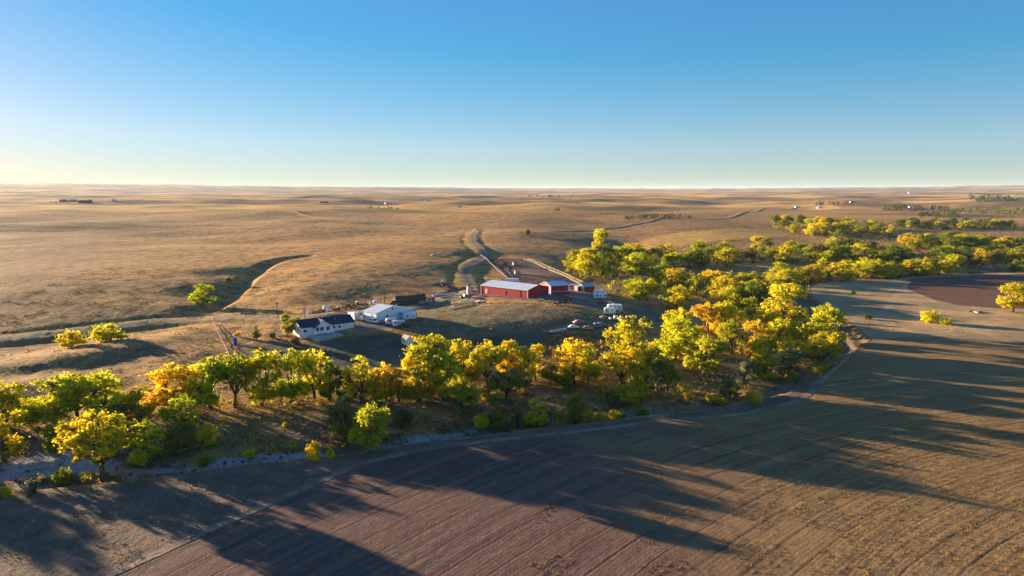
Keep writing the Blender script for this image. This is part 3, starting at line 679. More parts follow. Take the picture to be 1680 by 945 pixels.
BELT = 'trees along the creek'
NEAR = [
 (12,702,72,92,'YG','cotton','broad yellow-green cottonwood at the left picture edge, rear row'),
 (6,757,74,58,'Y','tall','yellow cottonwood cut by the left picture edge, front row'),
 (48,699,46,38,'Y','low','small yellow tree with low crown between two broad cottonwoods at far left'),
 (90,693,74,86,'YG','cotton','broad yellow-green cottonwood behind the shrubby green sapling at left'),
 (127,690,74,84,'YG','open','spreading cottonwood directly behind the lone front cottonwood at left'),
 (172,690,76,76,'YG','cotton','rounded yellow-green cottonwood, rear row, right above the lone front cottonwood'),
 (226,690,54,44,'YG','tall','narrow yellow-green cottonwood just left of the large orange one'),
 (206,712,50,58,'OL','low','olive and amber tree below the rear row, right of the lone front cottonwood'),
 (92,743,52,34,'G','low','shrubby green sapling left of the lone front cottonwood'),
 (169,789,109,112,'YG','open','large lone cottonwood with bare dark trunk at the field margin, front left'),
 (240,761,70,54,'YG','low','low yellow-topped green tree just right of the lone front cottonwood'),
 (283,668,69,94,'O','cotton','large orange cottonwood, the most orange at left'),
 (345,670,80,72,'YG','cotton','broad yellow-green cottonwood just right of the large orange one'),
 (386,669,86,70,'LG','open','dark-shaded cottonwood with bare trunk where the pale fence meets the trees'),
 (430,666,90,66,'YG','cotton','tall yellow-green cottonwood below the blue slide'),
 (300,712,62,62,'LG','low','dense low green tree in front of the large orange cottonwood'),
 (298,736,38,56,'OL','bush','grey-olive shrub by the gravel bar, below the orange cottonwood'),
 (338,730,34,38,'AM','bush','amber-tipped shrub by the gravel bar right of the olive one'),
 (478,661,86,48,'LG','tall','light green cottonwood below the left corner of the white house'),
 (516,660,84,60,'Y','cotton','golden-orange topped cottonwood below the middle of the white house'),
 (542,658,62,34,'G','tall','dark green narrow tree below the patio of the white house'),
 (547,640,48,26,'YG','dead','bare grey tree below the patio of the white house'),
 (570,656,46,30,'DG','low','small dark green tree left of the slim golden cottonwood'),
 (594,661,74,48,'Y','tall','slim golden cottonwood with dark trunk below the white shop'),
 (613,658,52,36,'Y','low','low yellow tree at the right foot of the slim golden cottonwood'),
 (634,657,60,46,'O','cotton','orange cottonwood below the small gabled shed, left of the thick one'),
 (654,659,54,38,'AM','tall','amber cottonwood with slanting trunk left of the big pair'),
 (686,658,58,44,'LG','tall','green cottonwood with slanting dark trunk among orange ones'),
 (674,642,58,40,'Y','tall','yellow cottonwood in the back row just below the small gabled shed'),
 (700,656,44,34,'O','tall','small orange tree at the left foot of the big cottonwood pair'),
 (714,646,94,84,'YG','cotton','tallest cottonwood of the middle, right of the small gabled shed'),
 (728,657,78,66,'YG','cotton','dense cottonwood in front of the tallest one of the middle'),
 (760,641,80,52,'Y','cotton','golden cottonwood right behind the dense pair of the middle'),
 (758,681,66,58,'LG','open','light green multi-stemmed tree with amber skirt, front of the middle'),
 (800,640,76,54,'YG','open','loose yellow-green cottonwood right of the golden middle one'),
 (832,629,68,44,'YG','tall','yellow-green cottonwood above the hanging olive tree'),
 (842,633,50,42,'O','cotton','orange cottonwood above the hanging olive tree'),
 (856,629,60,40,'Y','tall','yellow cottonwood just right of the small orange one, middle row'),
 (878,625,58,38,'YG','tall','yellow-green cottonwood at the left edge of the dry weed patch'),
 (830,656,54,68,'OL','open','brown-olive drooping tree with leaning trunk in the middle'),
 (805,656,32,28,'AM','low','small amber tree above the bright green cone-shaped one'),
 (811,703,60,38,'BG','low','bright green cone-shaped tree at the field edge'),
 (792,704,26,30,'Y','bush','yellow shrub at the left foot of the green cone-shaped tree'),
 (849,702,40,22,'OL','low','narrow olive sapling at the field edge'),
 (879,700,47,38,'YG','low','yellow-green sapling at the field edge right of the narrow olive one'),
 (904,626,34,34,'G','low','round green tree below the dry weed patch'),
 (942,631,72,54,'Y','cotton','bright yellow cottonwood below the dry weed patch'),
 (964,628,62,40,'YG','tall','yellow-green cottonwood at the right shoulder of the bright yellow one'),
 (929,641,34,28,'G','low','dark green shrubby tree at the left foot of the bright yellow cottonwood'),
 (1040,622,96,86,'YG','cotton','tall broad cottonwood right below the junk vehicles'),
 (1017,635,68,66,'Y','open','yellow cottonwood with forked dark trunk in front of the tall broad one'),
 (1050,652,56,40,'YG','low','yellow-green tree at the right foot of the forked cottonwood'),
 (1022,662,30,56,'AM','bush','wide golden shrub below the forked cottonwood'),
 (1077,642,54,32,'YG','dead','bare grey dead tree among green ones right of the forked cottonwood'),
 (1094,645,60,50,'G','open','green thin-stemmed tree just right of the bare dead one'),
 (1106,592,70,72,'YG','cotton','broad yellow-green cottonwood behind the thin-stemmed tree'),
 (1155,614,60,64,'LG','cotton','light green leaning cottonwood below the orange one'),
 (1118,577,66,52,'Y','cotton','yellow-orange cottonwood on the upper left edge of the bend grove'),
 (1162,557,56,46,'O','cotton','deep orange cottonwood at the upper left of the bend grove'),
 (1192,557,62,54,'Y','cotton','yellow cottonwood touching the deep orange one, bend grove'),
 (1200,580,54,44,'LG','open','light green cottonwood with bare trunk below the deep orange one'),
 (1238,501,38,52,'G','low','dark green tree at the top of the bend grove'),
 (1233,516,28,28,'LG','low','small round green tree below the dark green one, bend grove'),
 (1286,537,68,76,'YG','cotton','largest yellow-green cottonwood at the top of the bend grove'),
 (1250,567,58,54,'Y','cotton','yellow cottonwood in the middle of the bend grove'),
 (1236,582,54,44,'AM','cotton','amber cottonwood in the middle left of the bend grove'),
 (1298,577,50,36,'O','cotton','orange cottonwood in the middle right of the bend grove'),
 (1277,582,58,48,'Y','cotton','yellow cottonwood left of the orange one, bend grove centre'),
 (1350,567,64,60,'YG','cotton','large yellow-green cottonwood at the right end of the bend grove'),
 (1330,586,56,48,'Y','cotton','yellow cottonwood in front of the large right-end one, bend grove'),
 (1348,605,60,58,'YG','open','yellow-green cottonwood nearest the field at the right end of the bend grove'),
 (1262,606,54,50,'LG','cotton','light green cottonwood in the lower middle of the bend grove'),
 (1243,616,54,26,'Y','tall','narrow bright yellow tree in the lower left of the bend grove'),
 (1255,620,40,44,'LG','low','low light green tree at the front of the bend grove'),
 (1270,613,40,32,'YG','dead','pale bare tree at the front of the bend grove'),
 (1294,618,46,42,'GR','low','grey-green willow at the front of the bend grove'),
 (1222,636,45,28,'GR','tall','grey-green narrow willow left front of the bend grove'),
 (1197,652,30,32,'OL','low','round olive tree at the creek below the bend grove'),
 (1303,602,42,34,'YG','tall','slim yellow-green tree behind the grey-green willow'),
 (1110,506,36,46,'Y','cotton','solitary yellow cottonwood on the slope between barns and bend grove'),
 (470,551,40,21,'LG','tall','tall narrow light green tree at the left end of the white house'),
 (488,546,26,15,'LG','tall','small green tree between the narrow one and the white house'),
 (421,557,22,13,'OL','tall','young sparse tree on the bank right of the blue slide'),
 (333,498,31,36,'YG','low','lone round yellow-green tree by the gully on the far slope'),
 (116,569,25,44,'YG','bush','round bushy tree in the swale by the road, the left one'),
 (181,559,27,56,'YG','bush','double-crowned bushy tree in the swale by the road, the right one'),
 (1661,512,46,46,'YG','cotton','lone yellow-green tree at the right picture edge by the upper field'),
 (1525,529,19,28,'YG','bush','small round tree by the upper field, left of the sapling pair'),
 (1552,533,12,18,'YG','bush','tiny bush right of the small round tree by the upper field'),
 (985,424,46,30,'YG','cotton','tall tree standing out above the left end of the far grove'),
]
for row in NEAR:
    img_tree(*row, group=BELT)
SHRUBS = [
 (103,799,32,26,'G','thin green shrub left of the lone front trunk'), (55,809,24,22,'GR','grey-green shrub on the bank at far left'), (7,816,17,22,'YG','yellow-green shrub at the bottom of the left picture edge'),
 (336,765,19,20,'G','small green shrub standing in the pale gravel bar'), (515,752,29,24,'Y','round yellow sapling on the near creek bank'), (541,752,17,15,'Y','tiny yellow shrub right of the round yellow sapling'),
 (481,736,14,12,'Y','small yellow shrub at the rusty bank'), (448,742,10,14,'AM','low amber shrub at the rusty bank, middle'), (410,747,11,22,'AM','low wide amber shrub at the rusty bank, left end'),
 (470,700,9,11,'Y','tiny yellow bush on the sunlit flat'), (368,694,7,9,'Y','tiny pale bush at the edge of the shaded flat'),
 (944,696,50,34,'OL','tall olive and gold shrub at the field edge'), (921,699,28,18,'OL','small olive shrub left of the tall olive and gold one'), (962,695,24,30,'AM','golden shrub right of the tall olive and gold one'),
 (985,692,15,26,'AM','low golden shrub on the field edge, middle of three'), (1010,688,16,26,'AM','low golden shrub on the field edge, right of three'), (1006,664,24,34,'GR','grey-green willow shrub in the creek'),
 (1054,680,10,22,'G','flat green shrub in the creek'), (1302,620,13,20,'AM','small amber shrub by the gravel below the bend grove'), (1234,661,20,26,'AM','round amber shrub at the creek below the bend grove'),
 (1170,662,17,26,'AM','golden shrub on the creek flat, larger'), (1188,666,13,24,'AM','golden shrub on the creek flat, smaller'), (1129,655,13,14,'Y','small yellow shrub left on the creek flat'),
 (447,556,13,11,'BR','dark brown shrub by the garden wall'), (484,566,15,17,'BR','leafless brownish shrub at the corner of the white house'), (391,553,10,9,'AM','tiny orange bush behind the blue slide'),
 (1425,524,8,14,'DG','dark low bush on the pale field'), (1400,483,6,9,'DG','dark dot-like bush on the sunlit pale field'), (865,385,9,12,'BR','dry tan bush below the far road'),
 (1118,640,14,16,'Y','yellow shrub right of the thin-stemmed tree'), (660,700,26,38,'DG','dark green shrub right of the front willow'), (545,700,26,20,'OL','dark shrub left of the front willow'),
 (375,462,7,14,'BR','dry brown bush in the gully'), (1345,612,20,24,'G','dark green bush under the tree nearest the field'),
]
for u, v, h, w, c, l in SHRUBS:
    img_tree(u, v, h, w, c, 'bush', l, 'shrubs')
img_tree(567,722,72,46,'OL','tall','tall olive-green tree at the creek bend, left of the yellow-topped willow',BELT)
img_tree(608,741,76,62,'LG','cotton','green willow-like tree at the creek bend in front of the yellow crown',BELT)
img_tree(604,722,58,50,'Y','low','yellow-topped crown behind the green willow at the creek bend',BELT)

for x_, y_, h_ in ((-158, 164, 13), (-176, 178, 14)):
    put_tree((x_, y_, float(zg(x_, y_))), h_, h_ * 1.05, 'YG', 'cotton', 'yellow-green cottonwood further down the creek beyond the left picture edge', 'creek trees beyond the left edge')
# brush and tussocks along the creek: one mass for each tint
def brush(n, dmin, dmax, r0, r1, col, label, seed, test=None):
    rs = np.random.RandomState(seed); m = n * 8
    i = rs.randint(0, len(CREEK) - 1, m); a = CREEK[i]; t_ = CREEK[i + 1] - a; nn = np.stack([-t_[:, 1], t_[:, 0]], 1) / (np.linalg.norm(t_, axis=1, keepdims=True) + 1e-6)
    q = a + t_ * rs.uniform(size=(m, 1)) + nn * (rs.uniform(dmin, dmax, m) * rs.choice((-1, 1), m))[:, None]
    k = (sdf(q[:, 0], q[:, 1], EDGE) > .3) & (q[:, 1] < 330) & (perlin(q[:, 0] / 9.0, q[:, 1] / 9.0) > -.05)
    q = q[k][:n]; n = len(q); cen = np.column_stack([q, zg(q[:, 0], q[:, 1]) + rs.uniform(0, .35, n)])
    o = bpy.data.objects.new('creek_brush', leaf_mesh('creek_brush', np.array(cen), rs.uniform(r0, r1, n), 40, .24, rs)); C.objects.link(o); o.color = col + (1,); finish(o, 'stuff', label, 'brush')
rs_ = np.random.RandomState(77); cc_ = []
for row in NEAR[:80]:
    p = at(row[0], row[1]); hm_ = row[2] * vdepth(p) / FPX
    for k in range(7):
        dx, dy = rs_.normal(0, 3.2, 2); cc_.append((p.x + dx, p.y + dy, float(zg(p.x + dx, p.y + dy)) + rs_.uniform(.3, max(1.0, .26 * hm_))))
cc_ = np.array(cc_)
for i_, (cl_, nm_) in enumerate((((.34, .33, .04), 'yellow-green'), ((.22, .20, .05), 'olive'), ((.46, .33, .04), 'golden'))):
    c_ = cc_[i_::3]; o = bpy.data.objects.new('scrub', leaf_mesh('scrub', c_, rs_.uniform(.5, 1.25, len(c_)), 70, .28, rs_)); C.objects.link(o); o.color = cl_ + (1,)
    finish(o, 'stuff', nm_ + ' scrub growing under the creek trees', 'scrub')
brush(420, 1.5, 9, .3, .8, (.13, .11, .045), 'dark olive brush along the creek', 21)
brush(260, 2, 14, .3, .75, (.34, .22, .06), 'rusty golden brush along the creek', 22)
brush(200, 4, 30, .25, .7, (.20, .17, .07), 'straw-brown tussocks on the creek flat', 23)

# far groves: every tree its own object, shared meshes
def grove(poly_img, n, hrange, cols, label, group, seed, dmin=7.0, kinds=('cotton', 'low', 'cotton', 'open'), bushy=6):
    rs = np.random.RandomState(seed); P = bpts(poly_img); got = []
    lo, hi = P.min(0), P.max(0); tries = 0
    while len(got) < n and tries < 20000:
        tries += 1
        q = lo + rs.uniform(size=2) * (hi - lo)
        if not inside(np.array([q[0]]), np.array([q[1]]), P)[0]: continue
        if any((q[0] - g[0]) ** 2 + (q[1] - g[1]) ** 2 < dmin ** 2 for g in got): continue
        got.append(q)
    aa = [math.atan2(q[0], q[1]) for q in got]; a0, a1 = min(aa), max(aa); dd = [math.hypot(*q) for q in got]; d0, d1 = min(dd), max(dd)
    for q in got:
        h = rs.uniform(*hrange) * 1.12; c = cols[rs.randint(len(cols))]
        a = (math.atan2(q[0], q[1]) - a0) / (a1 - a0 + 1e-9); f = (math.hypot(*q) - d0) / (d1 - d0 + 1e-9)
        size = 'tall' if h > hrange[0] + .66 * (hrange[1] - hrange[0]) else ('low' if h < hrange[0] + .33 * (hrange[1] - hrange[0]) else 'mid-sized')
        where = ('leftmost', 'left', 'middle', 'right', 'rightmost')[min(4, int(a * 5))] + (' front' if f < .5 else ' back')
        kd = kinds[rs.randint(len(kinds))]
        put_tree((q[0], q[1], float(zg(q[0], q[1]))), h, h * rs.uniform(.95, 1.4), c, kd, '%s %s tree, %s of the %s' % (size, WORD[c], where, group), group)
    # low brush that fills the wood between the trunks: one mass
    nb = int(n * bushy); cen = []
    while len(cen) < nb:
        q = lo + rs.uniform(size=2) * (hi - lo)
        if inside(np.array([q[0]]), np.array([q[1]]), P)[0]: cen.append((q[0], q[1], float(zg(q[0], q[1])) + rs.uniform(.4, 2.2)))
    top = []
    for q in got:
        for k in range(15): top.append((q[0] + rs.normal(0, 6.0), q[1] + rs.normal(0, 6.0), float(zg(q[0], q[1])) + rs.uniform(1.5, .72 * hrange[1])))
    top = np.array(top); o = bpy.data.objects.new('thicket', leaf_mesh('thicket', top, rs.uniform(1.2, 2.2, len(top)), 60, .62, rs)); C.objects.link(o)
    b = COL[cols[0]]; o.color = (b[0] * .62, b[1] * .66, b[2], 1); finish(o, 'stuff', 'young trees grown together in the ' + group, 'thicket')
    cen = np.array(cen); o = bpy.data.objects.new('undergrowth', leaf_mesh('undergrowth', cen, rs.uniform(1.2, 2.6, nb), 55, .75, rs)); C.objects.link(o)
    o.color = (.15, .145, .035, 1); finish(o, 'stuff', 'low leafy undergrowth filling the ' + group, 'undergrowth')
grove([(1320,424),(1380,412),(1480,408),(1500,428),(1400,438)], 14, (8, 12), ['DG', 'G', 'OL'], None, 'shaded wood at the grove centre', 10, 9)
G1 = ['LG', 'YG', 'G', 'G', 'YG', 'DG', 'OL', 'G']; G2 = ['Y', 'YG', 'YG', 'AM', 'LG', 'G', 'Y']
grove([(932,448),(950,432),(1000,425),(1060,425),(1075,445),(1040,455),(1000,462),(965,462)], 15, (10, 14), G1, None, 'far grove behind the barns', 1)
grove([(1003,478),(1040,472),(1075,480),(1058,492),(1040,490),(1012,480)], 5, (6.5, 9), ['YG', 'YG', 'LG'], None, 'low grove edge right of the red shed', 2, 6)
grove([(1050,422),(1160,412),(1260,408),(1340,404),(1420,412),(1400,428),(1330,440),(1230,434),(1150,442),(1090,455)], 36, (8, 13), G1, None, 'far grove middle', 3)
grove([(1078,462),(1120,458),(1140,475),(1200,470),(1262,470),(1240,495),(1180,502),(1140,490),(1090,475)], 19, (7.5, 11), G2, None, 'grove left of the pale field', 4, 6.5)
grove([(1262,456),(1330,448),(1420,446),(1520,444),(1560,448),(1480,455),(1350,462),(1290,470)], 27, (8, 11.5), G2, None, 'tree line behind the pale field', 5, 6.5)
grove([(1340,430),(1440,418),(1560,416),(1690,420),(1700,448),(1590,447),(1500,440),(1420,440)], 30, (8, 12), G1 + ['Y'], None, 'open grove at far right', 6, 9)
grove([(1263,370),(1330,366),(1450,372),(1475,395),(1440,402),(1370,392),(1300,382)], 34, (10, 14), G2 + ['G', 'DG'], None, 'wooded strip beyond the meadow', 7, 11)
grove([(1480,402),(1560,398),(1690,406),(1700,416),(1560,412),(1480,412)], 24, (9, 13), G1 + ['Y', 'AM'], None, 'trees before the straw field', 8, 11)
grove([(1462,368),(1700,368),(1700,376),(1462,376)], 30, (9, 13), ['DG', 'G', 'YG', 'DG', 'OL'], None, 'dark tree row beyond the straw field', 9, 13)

# woods so far off that they read as one mass
def far_wood(img, n, r, col, label, seed):
    rs = np.random.RandomState(seed); P = bpts(img); lo, hi = P.min(0), P.max(0); cen = []
    while len(cen) < n:
        q = lo + rs.uniform(size=2) * (hi - lo)
        if inside(np.array([q[0]]), np.array([q[1]]), P)[0]:
            h = rs.uniform(.5, 1.0) * r * 2.2
            for k in range(3): cen.append((q[0] + rs.normal(0, r * .5), q[1] + rs.normal(0, r * .5), float(zg(q[0], q[1])) + h * (.2 + .35 * k)))
    cen = np.array(cen); o = bpy.data.objects.new('far_wood', leaf_mesh('far_wood', cen, rs.uniform(.6, 1.1, len(cen)) * r, 16, r * .55, rs)); C.objects.link(o)
    o.color = col + (1,); finish(o, 'stuff', label, 'woods')
far_wood([(1445,342),(1560,343),(1560,347),(1445,346)], 110, 5, (.10, .105, .05), 'thin dark tree line on the right plain', 1)
far_wood([(1530,346),(1640,343),(1700,347),(1700,356),(1600,352),(1530,350)], 150, 5, (.20, .20, .05), 'yellow-green wood right of the thin dark tree line', 2)
far_wood([(1590,332),(1700,331),(1700,336),(1590,336)], 150, 8, (.075, .095, .055), 'dark far wood at the right picture edge', 3)
far_wood([(1510,355),(1568,354),(1568,358),(1510,359)], 60, 4, (.09, .10, .05), 'dark shelter belt before the straw field', 4)
far_wood([(1024,358),(1072,357),(1135,360),(1135,362),(1024,361)], 70, 3.2, (.10, .085, .05), 'dark windbreak trees on the far road', 5)
far_wood([(1340,336),(1400,337),(1400,339),(1340,338)], 60, 4, (.06, .06, .04), 'dark thin hedge on the right plain', 6)
far_wood([(905,346),(918,345),(918,347),(905,347)], 14, 3, (.09, .085, .05), 'dark bushes around the far middle dip', 7)
far_wood([(80,331),(150,331),(150,334),(80,334)], 36, 4, (.09, .085, .06), 'bushes around the left skyline farm', 8)
far_wood([(855,323),(945,324),(945,326),(855,325)], 40, 5, (.075, .08, .05), 'bushes around the skyline farm', 9)
far_wood([(600,341),(650,339),(655,341),(600,343)], 30, 4, (.08, .08, .05), 'bushes around the far blue farmhouse', 10)

# grass tufts and clods: nobody could count them
def tufts(name, n, pick, hmin, hmax, col_attr, label, mat, seed, wid=.5):
    rs = np.random.RandomState(seed); X, Y = pick(rs, n); Z = zg(X, Y); m = len(X)
    h = rs.uniform(hmin, hmax, m); a = rs.uniform(0, math.pi, m); w = h * wid * rs.uniform(.7, 1.5, m)
    vs = []
    for k in (0, 1):
        ca, sa = np.cos(a + k * 1.6) * w, np.sin(a + k * 1.6) * w
        vs += [np.stack([X - ca, Y - sa, Z - .05], 1), np.stack([X + ca, Y + sa, Z - .05], 1), np.stack([X + rs.normal(0, .2, m) * h, Y + rs.normal(0, .2, m) * h, Z + h], 1)]
    V = np.stack(vs, 1).reshape(-1, 3); nf = m * 2
    me = bpy.data.meshes.new(name); me.vertices.add(len(V)); me.vertices.foreach_set('co', V.astype(np.float32).ravel())
    me.loops.add(nf * 3); me.loops.foreach_set('vertex_index', np.arange(nf * 3, dtype=np.int32)); me.polygons.add(nf); me.polygons.foreach_set('loop_start', np.arange(0, nf * 3, 3, dtype=np.int32)); me.update(calc_edges=True)
    me.materials.append(mat); o = bpy.data.objects.new(name, me); C.objects.link(o); finish(o, 'stuff', label, 'grass')
def tuft_mat(name, a, b, c):
    t = NT(name); P = t.pos(); col = t.mix(t.ramp(t.noise(P, .25, 3), .4, .6), a, b); col = t.mix(t.ramp(t.noise(P, 1.7, 3), .5, .7), col, c)
    d = t.n.new('ShaderNodeBsdfDiffuse'); t.put(d.inputs[0], col); tr = t.n.new('ShaderNodeBsdfTranslucent'); t.put(tr.inputs[0], col)
    mx = t.n.new('ShaderNodeMixShader'); mx.inputs[0].default_value = .3; t.l.new(d.outputs[0], mx.inputs[1]); t.l.new(tr.outputs[0], mx.inputs[2]); t.l.new(mx.outputs[0], t.out.inputs[0]); return t.m
def pick_where(lo, hi, test):
    def f(rs, n):
        X = rs.uniform(lo[0], hi[0], n); Y = rs.uniform(lo[1], hi[1], n); k = np.abs(np.arctan2(X, Y)) < .70
        X, Y = X[k], Y[k]; k = test(X, Y, rs); return X[k], Y[k]
    return f
def _flat(X, Y, rs):
    e = sdf(X, Y, EDGE); return (e > .8) & (e < 48) & (fbm(X / 9, Y / 9, 2) > -.12) & (pdist(X, Y, CREEK) > 4)
def _marg(X, Y, rs):
    return (sdf(X, Y, EDGE) < -.5) & (sdf(X, Y, PLOUGH) > .6) & (fbm(X / 6, Y / 6, 2) > .05)
def _stub(X, Y, rs):
    p = sdf(X, Y, PLOUGH) < -1; r = np.hypot(X - 195, Y + 50); return p & (np.abs(((r + 40) % 1.55) - .7) < .45) & (fbm(X / 11, Y / 11, 3) + (X - 28) / 90 > .12)
def _bench(X, Y, rs):
    return (sdf(X, Y, EDGE) > 45) & (sdf(X, Y, YARD) > 2) & (sdf(X, Y, LAWN) > 1) & (fbm(X / 12, Y / 12, 2) > .1)
def _weed(X, Y, rs): return sdf(X, Y, WEEDS) < 1
tufts('creek_flat_grass', 90000, pick_where((-190, 120), (150, 300), _flat), .18, .55, None, 'dry grass and weeds covering the creek flat', tuft_mat('flat_grass', (.20, .13, .055), (.13, .11, .05), (.40, .27, .10)), 1)
tufts('margin_grass', 60000, pick_where((-130, 95), (130, 220), _marg), .10, .32, None, 'short dry tufts on the field margin', tuft_mat('margin_grass', (.26, .19, .12), (.20, .16, .09), (.40, .28, .16)), 2)
tufts('field_stubble', 170000, pick_where((-60, 92), (190, 200), _stub), .08, .26, None, 'straw-coloured stubble in rows on the ploughed field', tuft_mat('stubble', (.34, .21, .085), (.24, .155, .07), (.50, .31, .12)), 3)
tufts('bench_grass', 50000, pick_where((-240, 200), (60, 420), _bench), .15, .45, None, 'dry grass tufts on the bench and the slopes around the farm', tuft_mat('bench_grass', (.28, .19, .09), (.20, .15, .075), (.40, .28, .13)), 4)
tufts('tall_weeds', 9000, pick_where((0, 215), (60, 300), _weed), .4, 1.1, None, 'rusty dry weed patch below the junk vehicles', tuft_mat('tall_weeds', (.34, .19, .085), (.24, .14, .07), (.50, .33, .17)), 5)

# ------------------------------------------------------------------ materials of built things
def paint(name, col, rough=.55, vary=.12, scale=1.2, spec=.3, metal=0.0, ribs=None):
    t = NT(name); P = t.obj(); n = t.noise(P, scale, 4, .6)
    dark = tuple(c * (1 - vary * 1.6) for c in col); lite = tuple(min(1, c * (1 + vary)) for c in col)
    c = t.mix(t.ramp(n, .3, .7), dark, lite)
    nr = None
    if ribs:
        w = t.n.new('ShaderNodeTexWave'); w.bands_direction = ribs; w.inputs['Scale'].default_value = .9; t.l.new(P, w.inputs['Vector'])
        c = t.mix(t.math('MULTIPLY', w.outputs['Fac'], .14), c, tuple(x * .6 for x in col)); nr = t.bump(w.outputs['Fac'], .3, .05)
    t.bsdf(c, rough, nr, spec, metal); return t.m
M = {
 'white': paint('white_siding', (.83, .84, .85), .6, .06), 'shopwhite': paint('white_steel', (.82, .84, .86), .45, .05, ribs='X'), 'trim': paint('white_trim', (.80, .80, .78), .6, .05),
 'navy': paint('dark_shingles', (.024, .038, .075), .85, .3, 2.5), 'glass': paint('window_glass', (.03, .035, .045), .12, .1, 1, .6), 'red': paint('red_steel', (.44, .012, .020), .5, .08, .6, ribs='Y'),
 'reddark': paint('faded_red', (.26, .045, .05), .6, .2), 'steelroof': paint('pale_steel_roof', (.62, .68, .75), .42, .06, .5, .5, ribs='Y'), 'teal': paint('teal_roof', (.20, .42, .44), .45, .1, .5, .5, ribs='X'),
 'conc': paint('concrete', (.42, .41, .39), .9, .12, .8), 'tan': paint('tan_shingles', (.40, .31, .23), .9, .25, 3), 'tyre': paint('tyre_rubber', (.018, .018, .019), .8, .2), 'dark': paint('dark_metal', (.045, .043, .042), .6, .3),
 'steel': paint('grey_steel', (.32, .32, .33), .45, .25, 2, .5, .5), 'rust': paint('rusty_steel', (.20, .085, .045), .85, .35, 2.5), 'wood': paint('grey_boards', (.33, .26, .20), .9, .25, 1.6), 'pale': paint('pale_boards', (.56, .44, .33), .9, .2, 1.4),
 'hay': paint('weathered_hay', (.105, .085, .066), .98, .4, 3), 'straw': paint('straw_bales', (.40, .27, .14), .98, .3, 3), 'orange': paint('orange_paint', (.75, .13, .015), .4, .1, 1, .5), 'blue': paint('blue_plastic', (.02, .045, .24), .4, .1, 1, .5),
 'carwhite': paint('white_car_paint', (.78, .78, .78), .3, .05, 1, .6), 'cargrey': paint('grey_car_paint', (.16, .17, .19), .3, .1, 1, .6), 'cartan': paint('faded_tan_paint', (.42, .27, .19), .6, .2, 1), 'carred': paint('red_truck_paint', (.45, .03, .025), .35, .1, 1, .5),
 'green': paint('green_machine_paint', (.05, .14, .05), .45, .2, 1, .5), 'pole': paint('pole_wood', (.10, .075, .055), .95, .3, 2), 'bluewhite': paint('galvanised', (.58, .60, .63), .4, .12, 1, .5, .4),
 'stone': paint('stone_wall', (.38, .35, .31), .95, .3, 2.2), 'water': paint('pond_water', (.05, .07, .09), .08, .1, .2, .6),
}
# ------------------------------------------------------------------ mesh building
class MB:
    def __init__(s): s.v = []; s.f = []
    def add(s, v, f):
        b = len(s.v); s.v += [tuple(x) for x in v]; s.f += [tuple(b + i for i in q) for q in f]; return s
    def box(s, x0, x1, y0, y1, z0, z1, bev=0.0):
        if bev <= 0:
            v = [(x, y, z) for z in (z0, z1) for y in (y0, y1) for x in (x0, x1)]
            return s.add(v, [(0, 2, 3, 1), (4, 5, 7, 6), (0, 1, 5, 4), (2, 6, 7, 3), (0, 4, 6, 2), (1, 3, 7, 5)])
        bm = bmesh.new(); bmesh.ops.create_cube(bm, size=1)
        for w in bm.verts: w.co = Vector(((x0 + x1) / 2 + w.co.x * (x1 - x0), (y0 + y1) / 2 + w.co.y * (y1 - y0), (z0 + z1) / 2 + w.co.z * (z1 - z0)))
        bmesh.ops.bevel(bm, geom=bm.edges[:], offset=bev, segments=2, affect='EDGES')
        bm.verts.index_update(); s.add([w.co for w in bm.verts], [[w.index for w in f.verts] for f in bm.faces]); bm.free(); return s
    def prism(s, prof, a, b, axis='y'):
        """outline extruded from a to b; outline points are (across, up)"""
        n = len(prof); v = []
        for t in (a, b):
            for p in prof: v.append((p[0], t, p[1]) if axis == 'y' else (t, p[0], p[1]))
        f = [tuple(range(n))[::-1], tuple(range(n, 2 * n))] + [(i, (i + 1) % n, n + (i + 1) % n, n + i) for i in range(n)]
        return s.add(v, f)
    def cyl(s, p0, p1, r, n=10, r2=None):
        p0 = np.array(p0, float); p1 = np.array(p1, float); d = p1 - p0; d /= np.linalg.norm(d)
        a = np.cross(d, (.3, .5, .81)); a /= np.linalg.norm(a); b = np.cross(d, a); r2 = r if r2 is None else r2
        v = [p0 + (a * math.cos(2 * math.pi * k / n) + b * math.sin(2 * math.pi * k / n)) * r for k in range(n)] + [p1 + (a * math.cos(2 * math.pi * k / n) + b * math.sin(2 * math.pi * k / n)) * r2 for k in range(n)]
        return s.add(v, [tuple(range(n))[::-1], tuple(range(n, 2 * n))] + [(k, (k + 1) % n, n + (k + 1) % n, n + k) for k in range(n)])
    def mesh(s, name, mat):
        me = bpy.data.meshes.new(name); me.from_pydata(s.v, [], s.f); me.materials.append(M[mat] if isinstance(mat, str) else mat)
        bm = bmesh.new(); bm.from_mesh(me); bmesh.ops.recalc_face_normals(bm, faces=bm.faces); bm.to_mesh(me); bm.free(); return me
    def obj(s, name, mat, parent=None, label=None):
        o = bpy.data.objects.new(name, s.mesh(name, mat)); C.objects.link(o)
        if parent: o.parent = parent
        if label: o['label'] = label
        return o
def B(*a, **k): return MB().box(*a, **k)
def thing(name, p, deg, label, cat, group=None):
    r = bpy.data.objects.new(name, None); C.objects.link(r); r.empty_display_size = .5
    r.location = p; r.rotation_euler = (0, 0, math.radians(deg)); return finish(r, label=label, cat=cat, group=group)
def dup(root, p, deg, label, group=None):
    def cp(o, par):
        c = o.copy(); C.objects.link(c); c.parent = par
        for ch in o.children: cp(ch, c)
        return c
    r = cp(root, None); r.location = p; r.rotation_euler = (0, 0, math.radians(deg)); r['label'] = label
    if group: r['group'] = group
    return r
